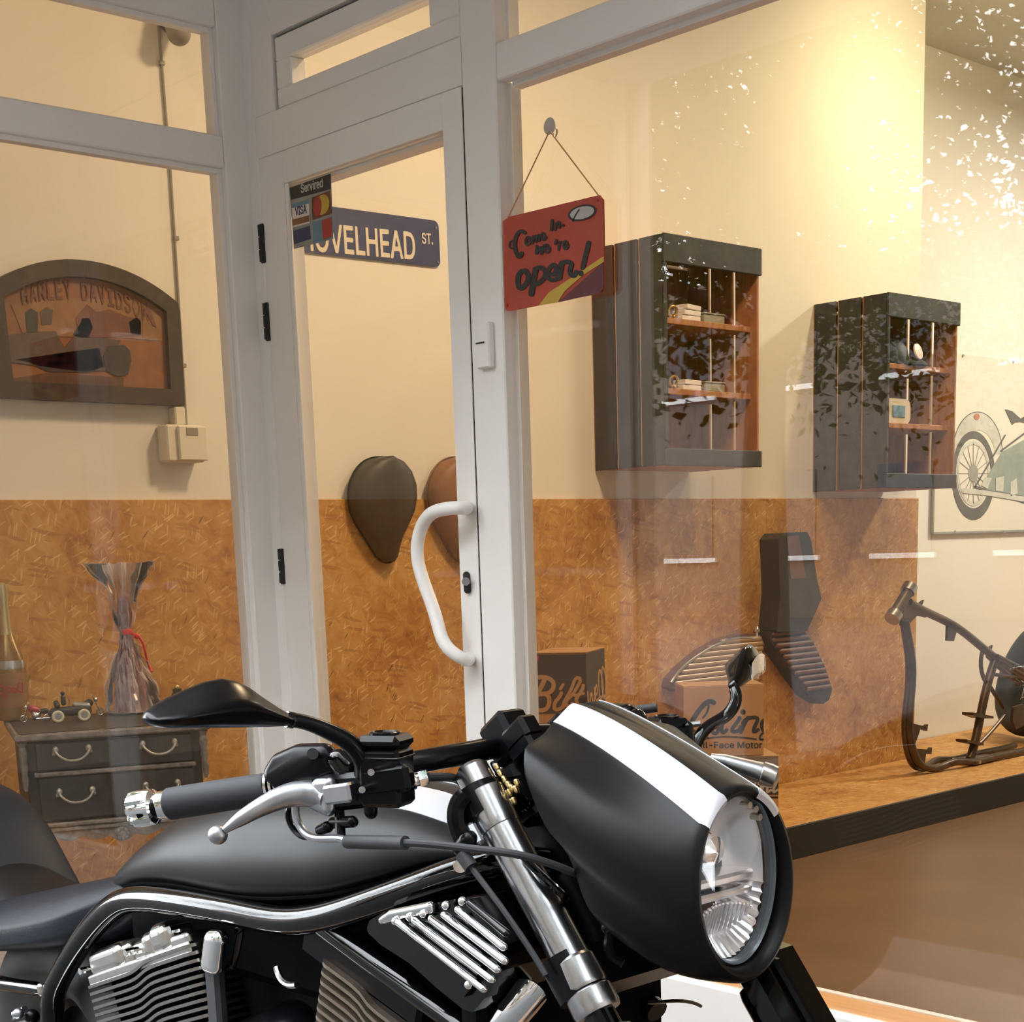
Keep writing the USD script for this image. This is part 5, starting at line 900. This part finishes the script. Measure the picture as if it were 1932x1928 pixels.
# ---- tank cover
st_ = np.array([(2.375, .685, .665, .04), (2.33, .716, .678, .066), (2.28, .742, .69, .085), (2.17, .797, .712, .115), (2.03, .855, .728, .138), (1.83, .900, .738, .152), (1.65, .917, .765, .152), (1.52, .912, .803, .142), (1.44, .893, .833, .122), (1.385, .870, .850, .09), (1.365, .860, .855, .06)])
yy = np.r_[np.linspace(st_[0, 0], st_[1, 0], 5)[:-1], np.linspace(st_[1, 0], st_[-2, 0], 46), st_[-1, 0]]
fz = PchipInterpolator(-st_[:, 0], st_[:, 1:]); aa = np.linspace(0, 2*np.pi, 56, endpoint=False)
def tank_pt(y, a, k=1.0):
    zt, zb, w = fz(-y); zm = zb+.30*(zt-zb); c, s = math.cos(a), math.sin(a); x = w*np.sign(c)*abs(c)**(.80 if s > 0 else .5)
    z = zm+(zt-zm)*abs(s)**1.0*1.0 if s > 0 else zm-(zm-zb)*abs(s)**.6
    return np.array([BX+x*k, y, z])
tk = part(mc, 'tank_cover', loft([[tank_pt(y, a) for a in aa] for y in yy]), 'matte_black', 'matte black tank cover', smooth=45)
for s in (1, -1):
    G = np.array([[tank_pt(y, math.pi/2+s*a)+np.array([0, 0, .0012]) for a in np.linspace(.10, .62, 8)] for y in np.linspace(1.60, 1.37, 22)]); part(tk, 'silver_stripe', thick(G, .001*(-s)), 'silver_paint', 'silver painted stripe', smooth=50)
part(tk, 'tank_seam', cat(*[tube([tank_pt(y, math.pi*(1.22 if s else -.22), 1.004) for y in yy[3:-1]], .004, 8) for s in (0, 1)]), 'dark_void')

# ---- seat and pillion hump
ss_ = np.array([(2.235, .071, .728, .70, .655), (2.32, .110, .706, .664, .60), (2.42, .145, .682, .628, .573), (2.58, .165, .645, .592, .545), (2.75, .172, .612, .568, .52), (3.1, .172, .60, .56, .51)])
f5 = PchipInterpolator(ss_[:, 0], ss_[:, 1:]); sr = []
for y in np.linspace(2.235, 3.1, 36):
    w, zt, zc, zb = f5(y); prof = [(0, zt), (.35*w, zt-.003), (.65*w, zt-.012), (.85*w, zt-(zt-zc)*.55), (.96*w, zc+.004), (1.0*w, zc-.004), (.985*w, zc-.015), (1.0*w, zc-.03), (.97*w, zb+.01), (.8*w, zb), (0, zb)]
    sr.append([np.array([BX-x, y, z]) for x, z in prof]+[np.array([BX+x, y, z]) for x, z in prof[-2:0:-1]])
se = part(mc, 'seat', loft(sr), 'seat_leather', 'dark grey leather rider seat', smooth=60)
prof = spline([(2.72, .50), (2.78, .562), (2.835, .616), (2.88, .658), (2.94, .712), (3.05, .765), (3.16, .785), (3.26, .78), (3.33, .72), (3.33, .60)], 30); hr = []
for u in np.linspace(-1, 1, 25):
    k = (1-abs(u)**3.2)**.5 if abs(u) < 1 else 0; base = np.array([3.02, .56]); q = base+(prof-base)*(.80+.20*k) if abs(u) < .999 else base+(prof-base)*.74
    hr.append([L3(u*.14, y, max(z, .52)) for y, z in q]+[L3(u*.14, 3.3, .525), L3(u*.14, 2.86, .515)])
part(se, 'seat_hump', loft(hr), 'seat_leather', 'raised hump behind the rider seat', smooth=60)
part(mc, 'rear_fender', loft([[np.array([BX+.10*math.cos(a), y, z+.05*math.sin(a)]) for a in np.linspace(0, 2*np.pi, 24, endpoint=False)] for y, z in ((2.6, .56), (2.9, .60), (3.1, .62), (3.22, .58))]), 'matte_black')

# ---- frame tubes
railp = [B(112, 1990, -.135), B(100, 1930, -.135), B(100, 1885, -.135), B(118, 1835, -.135), B(160, 1768, -.138), B(200, 1722, -.14), B(235, 1700, -.142), B(275, 1696, -.143), B(350, 1704, -.145), B(450, 1722, -.146), B(545, 1737, -.146), B(610, 1730, -.145), B(680, 1710, -.143), B(760, 1683, -.138), B(830, 1659, -.132), B(892, 1640, -.12), L3(-.06, 1.29, .85)]
for s in (0, 1):
    f = (lambda m: m) if s == 0 else mir
    rl = part(mc, 'frame_rail', f(tube(railp, .0205, 20, 130)), 'gloss_black')
    part(mc, 'down_tube', f(tube([B(600, 1738, -.14), B(640, 1768, -.142), B(720, 1826, -.142), B(820, 1898, -.14), B(960, 2000, -.13)], .0155, 16, 50)), 'gloss_black')
    part(mc, 'down_tube', f(beam(B(580, 1760, -.125), B(800, 1925, -.125), .02, .05, .006)), 'satin_black', smooth=False)
    part(mc, 'seat_tube', f(tube([B(95, 1868, -.12), B(40, 1860, -.125), B(-60, 1845, -.13)], .014, 14, 14)), 'gloss_black')
    part(mc, 'frame_lug', f(hull((B(78, 1862, -.132), .008), (B(80, 1872, -.132), .008))), 'polished'); part(mc, 'frame_lug', f(hull((B(600, 1737, -.150), .012), (B(630, 1742, -.15), .006))), 'satin_black')
    part(rl, 'rail_bolt', f(cyl(B(868, 1634, -.15), B(868, 1634, -.125), .008, 14)), 'chrome')
    part(mc, 'swingarm', f(beam(L3(-.12, 2.20, .34), L3(-.12, 2.52, .30), .04, .06, .008)), 'satin_black', smooth=False)
part(mc, 'frame_spine', cat(bx(BX-.09, BX+.09, 1.42, 2.25, .60, .745, .02), bx(BX-.07, BX+.07, 2.2, 3.0, .50, .56, .02)), 'dark_void', smooth=False)

# ---- engine: two finned cylinders of a V
part(mc, 'crankcase', cat(hull((L3(-.09, 1.45, .33), .09), (L3(.09, 1.45, .33), .09), (L3(-.09, 2.15, .33), .09), (L3(.09, 2.15, .33), .09), (L3(-.07, 1.8, .50), .09), (L3(.07, 1.8, .50), .09))), 'satin_black')
part(mc, 'engine_core', bx(BX-.07, BX+.07, 1.38, 2.3, .35, .62, .02), 'dark_void', smooth=False)
def cylinder(p_in, p_out, dirn, mat, headmat, n, pitch, w_lat, step):
    """p_in..p_out: the ends of the top fin's outer edge on the near face; fins follow below along dirn"""
    U_ = (p_out-p_in); Lf = np.linalg.norm(U_); U_ /= Lf; Wd = np.array([0, -U_[2], U_[1]]); 
    if Wd[2] > 0: Wd = -Wd
    pt = part(mc, 'cylinder', obb(p_in+U_*Lf/2+Wd*(n*pitch/2)+Xl*.12, U_, Xl, Wd, Lf*.84, .19, n*pitch+.05, .02), 'dark_void', 'finned engine cylinder', smooth=False)
    for k in range(n):
        o = p_in+Wd*(k*pitch); prof2 = []
        for u in np.linspace(0, 1, 15):
            bump = .009*math.exp(-((u-.5)/.13)**2)+.004*(u > .5); prof2.append((u*Lf, -bump))
        wav = [(a, .0055*math.tanh((a/Lf-.5)*12)) for a in np.linspace(0, Lf, 25)]
        pl = sbox(0, 0, Lf, w_lat).buffer(-.02).buffer(.02)
        m = ext(pl, o, U_, Xl, .0052); m = trimesh.Trimesh(m.vertices, m.faces, process=False); m = m.subdivide_to_size(.02) if hasattr(m, 'subdivide_to_size') else m
        loc_u = (m.vertices-o)@U_; m = trimesh.Trimesh(m.vertices-Wd*(step*.006*np.tanh((loc_u/Lf-.55)*14))[:, None], m.faces, process=False)
        part(pt, 'cooling_fin', m, mat, smooth=30)
    return U_, Wd, Lf
p_in, p_out = B(158, 1862, -.145), B(358, 1795, -.145)
U_, Wd, Lf = cylinder(p_in, p_out, 0, 'fin_metal', 'polished', 12, .0118, .28, 1)
def hd(a0, a1, h0, h1, x0=0.0, x1=.2):
    r = min((a1-a0)*Lf, h1-h0)*.42; return hull(*[(p_in+U_*a-Wd*h+Xl*(x+r), r) for a in (a0*Lf+r, a1*Lf-r) for h in (h0-.006+r, h1-r) for x in (x0, x1-2*r)])
part(mc, 'cylinder_head', cat(hd(.03, .98, .003, .016, .004), hd(.04, .36, .012, .054, .006), hd(.34, .42, .012, .05, .014), hd(.41, .55, .014, .046, .02), hd(.54, .64, .012, .052, .010), hd(.63, .80, .012, .060, .006), hd(.80, .96, .012, .032, .010)), 'polished', smooth=False)
for a, h in ((.02, .026), (.48, .03), (.9, .04)): part(mc, 'head_bolt', cyl(p_in+U_*Lf*a-Wd*h-Xl*.004, p_in+U_*Lf*a-Wd*h+Xl*.03, .006, 10), 'chrome')
q_in, q_out = B(596, 1822, -.145), B(762, 1945, -.145)
U2_, Wd2, Lf2 = cylinder(q_in, q_out, 0, 'fin_bronze', 'fin_bronze', 8, .0135, .28, -1)
hd2 = lambda a0, a1, h0, h1, x0=0.0, x1=.2: obb(q_in+U2_*((a0+a1)/2)*Lf2-Wd2*((h0+h1)/2)+Xl*((x0+x1)/2), U2_, Xl, Wd2, (a1-a0)*Lf2, x1-x0, h1-h0, .005)
part(mc, 'cylinder_head', cat(hd2(.1, .98, .003, .012, .01), hd2(.22, .34, .012, .034, .012), hd2(.38, .55, .012, .032, .014), hd2(.60, .72, .012, .03, .012), hd2(.8, .95, .012, .03, .014)), 'fin_metal', smooth=False)
# chrome cover between the cylinders
c0 = B(407, 1795, -.165)
part(mc, 'chrome_cover', hull(*[(B(*q, -.165), .0145) for q in ((404, 1772), (413, 1773), (398, 1818), (407, 1820))], *[(B(*q, -.15), .012) for q in ((402, 1768), (416, 1768), (395, 1821), (410, 1823))]), 'chrome', 'chrome cover between the engine cylinders')
part(mc, 'cover_post', obb(B(410, 1890, -.150), (0, 1, 0), Xl, Z3, .034, .02, .13, .006), 'rubber', smooth=False)
part(mc, 'engine_bracket', cat(tube([B(455, 1746, -.14), B(448, 1790, -.14), B(438, 1825, -.142)], .005, 8, 14), hull((B(455, 1748, -.145), .007), (B(448, 1756, -.145), .005))), 'gloss_black'); part(mc, 'engine_bracket', tube([B(522, 1825, -.12), B(533, 1850, -.125), B(560, 1858, -.125)], .005, 8, 14), 'polished')
# radiator shroud with its chrome bars
shp = [(706, 1752), (714, 1730), (740, 1714), (818, 1700), (905, 1684), (962, 1775), (958, 1830), (935, 1880), (912, 1908), (892, 1902), (840, 1860), (790, 1815), (735, 1780)]
for s in (0, 1):
    f = (lambda m: m) if s == 0 else mir
    pts = [B(a, b, -.17) for a, b in shp]; pol = Polygon([(p[1], p[2]) for p in pts])
    sh = part(mc, 'radiator_shroud', f(cat(ext(pol.buffer(-.008).buffer(.006), L3(-.185, 0, 0), (0, 1, 0), Z3, .11), ext(pol.buffer(-.020), L3(-.192, 0, 0), (0, 1, 0), Z3, .01))), 'gloss_black', 'gloss black radiator shroud', smooth=30)
    part(sh, 'shroud_cap', f(hull((B(722, 1736, -.188), .005), (B(740, 1724, -.19), .0055), (B(812, 1710, -.19), .006), (B(815, 1718, -.19), .004))), 'chrome')
    for (a, b), (c, d) in (((752, 1741), (912, 1865)), ((782, 1736), (928, 1847)), ((814, 1733), (938, 1828)), ((838, 1726), (952, 1812)), ((864, 1716), (950, 1786)), ((886, 1704), (955, 1760))):
        part(sh, 'chrome_bar', f(hull((B(a, b, -.196), .0042), (B(c, d, -.196), .0048))), 'chrome' if (a, b) != (886, 1704) else 'gloss_black')
    part(sh, 'shroud_bolt', f(cat(*[ball(B(*q, -.194), .0055) for q in ((747, 1738), (774, 1730), (800, 1724), (842, 1708), (873, 1700), (885, 1858))])), 'chrome')
part(mc, 'radiator', bx(BX-.16, BX+.16, 1.30, 1.345, .46, .80, .01), 'dark_void', smooth=False)
for s in (0, 1):
    f = (lambda m: m) if s == 0 else mir
    if s == 0: part(mc, 'exhaust_header', f(tube([L3(-.10, 1.36, .66), L3(-.125, 1.27, .70), B(1000, 1872, -.135), B(975, 1905, -.14), B(945, 1950, -.14), L3(-.14, 1.34, .52), L3(-.14, 1.55, .28), L3(-.16, 2.0, .22)], .021, 18, 60)), 'chrome')
part(mc, 'muffler', cat(lathe([(.03, 0), (.05, .05), (.052, .5), (.045, .56)], L3(-.2, 2.2, .24), (0, 1, .08), 24)), 'chrome')
part(mc, 'brake_reservoir', hull((B(60, 1918, -.14), .014), (B(35, 1925, -.14), .012)), 'satin_black'); part(mc, 'foot_control', cat(cyl(B(28, 1915, -.16), B(48, 1905, -.15), .008, 12), ball(B(35, 1912, -.165), .010)), 'aluminium')
# ---- wheels
def wheel(c, R, w, nm):
    t = part(mc, nm, torus(c, (1, 0, 0), R-w*.5, w*.5, 56, 18, 1.0 if w < .14 else 1.05), 'tyre', 'black tyre')
    part(t, 'rim', lathe_closed([(R-w*.8, -w*.36), (R-w*1.0, -w*.2), (R-w*1.02, w*.2), (R-w*.8, w*.36), (R-w*.72, w*.3), (R-w*.92, 0), (R-w*.72, -w*.3)], c, (1, 0, 0), 48), 'satin_black')
    part(t, 'wheel_disc', lathe([(.0, -.03), (.05, -.03), (R-w*1.0, -.02), (R-w*1.0, .02), (.05, .03), (0, .03)], c, (1, 0, 0), 40), 'satin_black')
wheel(L3(0, axle[1], .30), .33, .12, 'front_tyre'); wheel(L3(0, 2.53, .30), .33, .20, 'rear_tyre')
part(mc, 'axle', cyl(L3(-.15, axle[1], .30), L3(.15, axle[1], .30), .012, 14), 'aluminium')
fa = np.radians(np.linspace(28, 150, 22)); part(mc, 'front_fender', thick(np.array([[L3(x, axle[1]+.352*math.cos(a)-.02*abs(x)*0, .30+(.352-.9*x*x)*math.sin(a)) for x in np.linspace(-.075, .075, 9)] for a in fa]), .004), 'matte_black', smooth=60)
part(mc, 'side_stand', tube([L3(.12, 1.75, .28), L3(.2, 1.7, .12), L3(.26, 1.66, ROAD+.012)], .012, 12), 'satin_black')
# ================================================================== across the street (seen mirrored in the glass and the chrome)
def tree(label, x, y, h, cr, seed, n=6600):
    g = np.random.default_rng(seed); t = thing('street_tree', label, 'tree', (x, y, -.03), 'street trees mirrored in the shop glass')
    base = np.array([x, y, -.03 if x > -1.6 else -.13]); top = base+Z3*h*.62+np.array([g.uniform(-.2, .2), g.uniform(-.2, .2), 0])
    part(t, 'trunk', tube([base, base+Z3*h*.3+[.05, .03, 0], top], [.16, .12, .07], 12, 14), 'bark')
    ends = []
    for k in range(11):
        a, e = g.uniform(0, 6.28), g.uniform(.1, 1.2); p = top-Z3*g.uniform(0, h*.22); q = p+np.array([math.cos(a)*math.cos(e), math.sin(a)*math.cos(e), math.sin(e)])*cr*g.uniform(.6, 1.05); ends.append(q)
        part(t, 'branch', tube([p, (p+q)/2+Z3*.12, q], [.05, .035, .015], 7, 8), 'bark')
    c = np.vstack([e+g.normal(0, cr*.33, (n//11, 3))*np.array([1, 1, .8]) for e in ends]); m = len(c); c[:, 2] = np.maximum(c[:, 2], 1.9)
    sz = g.uniform(.028, .06, m)[:, None]; d = g.normal(size=(m, 3)); d /= np.linalg.norm(d, axis=1)[:, None]; e = np.cross(d, g.normal(size=(m, 3))); e /= np.linalg.norm(e, axis=1)[:, None]
    v = np.stack([c-d*sz, c+e*sz*.5+np.cross(d, e)*sz*.12, c+d*sz, c-e*sz*.5+np.cross(d, e)*sz*.12], 1).reshape(-1, 3); i = np.arange(m)[:, None]*4
    part(t, 'foliage', trimesh.Trimesh(v, np.vstack([i+[0, 1, 2], i+[0, 2, 3]]), process=False), 'leaf', smooth=False, kind='stuff')
tree('leafy street tree nearest the shop corner, mirrored in the large window', -2.6, 5.6, 5.9, 1.5, 11, 15000)
tree('leafy street tree farther along the kerb', -6.8, 1.6, 6.4, 1.5, 12, 9000)
tree('tall leafy street tree at the far side of the street', -9.0, 10.5, 8.4, 2.5, 13, 21000)
tree('big street tree whose crown hangs over the motorcycle', -1.3, -.9, 5.6, 2.0, 16, 14000)
def house(label, x0, x1, y0, y1, h, mat, face):
    t = thing('street_house', label, 'building', ((x0+x1)/2, (y0+y1)/2, -.03), 'houses across the street'); part(t, 'walls', bx(x0, x1, y0, y1, -.13, h, 0), mat, smooth=False)
    for fl in range(int(h//3)):
        z = 1.0+3*fl; a0, a1 = (y0, y1) if face == 'x' else (x0, x1)
        for a in np.arange(a0+1.2, a1-1.2, 2.4):
            if face == 'x': m, s = bx(x1-.01, x1+.03, a, a+1.1, z, z+1.5, 0), bx(x1-.02, x1+.08, a-.1, a+1.2, z-.1, z-.01, 0)
            else: m, s = bx(a, a+1.1, y1-.01, y1+.03, z, z+1.5, 0), bx(a-.1, a+1.2, y1-.02, y1+.08, z-.1, z-.01, 0)
            part(t, 'window', m, 'dark_window', smooth=False); part(t, 'window_sill', s, 'white_paint', smooth=False)
house('brown plastered house straight across the street', -15, -10, -12, 5, 12.4, 'brick_facade', 'x'); house('low brown house farther along across the street', -24, -19, 6.5, 34, 6.0, 'brick_facade', 'x'); house('brown house far behind the photographer', -9.5, 12, -16, -11, 12.2, 'brick_facade', 'y')
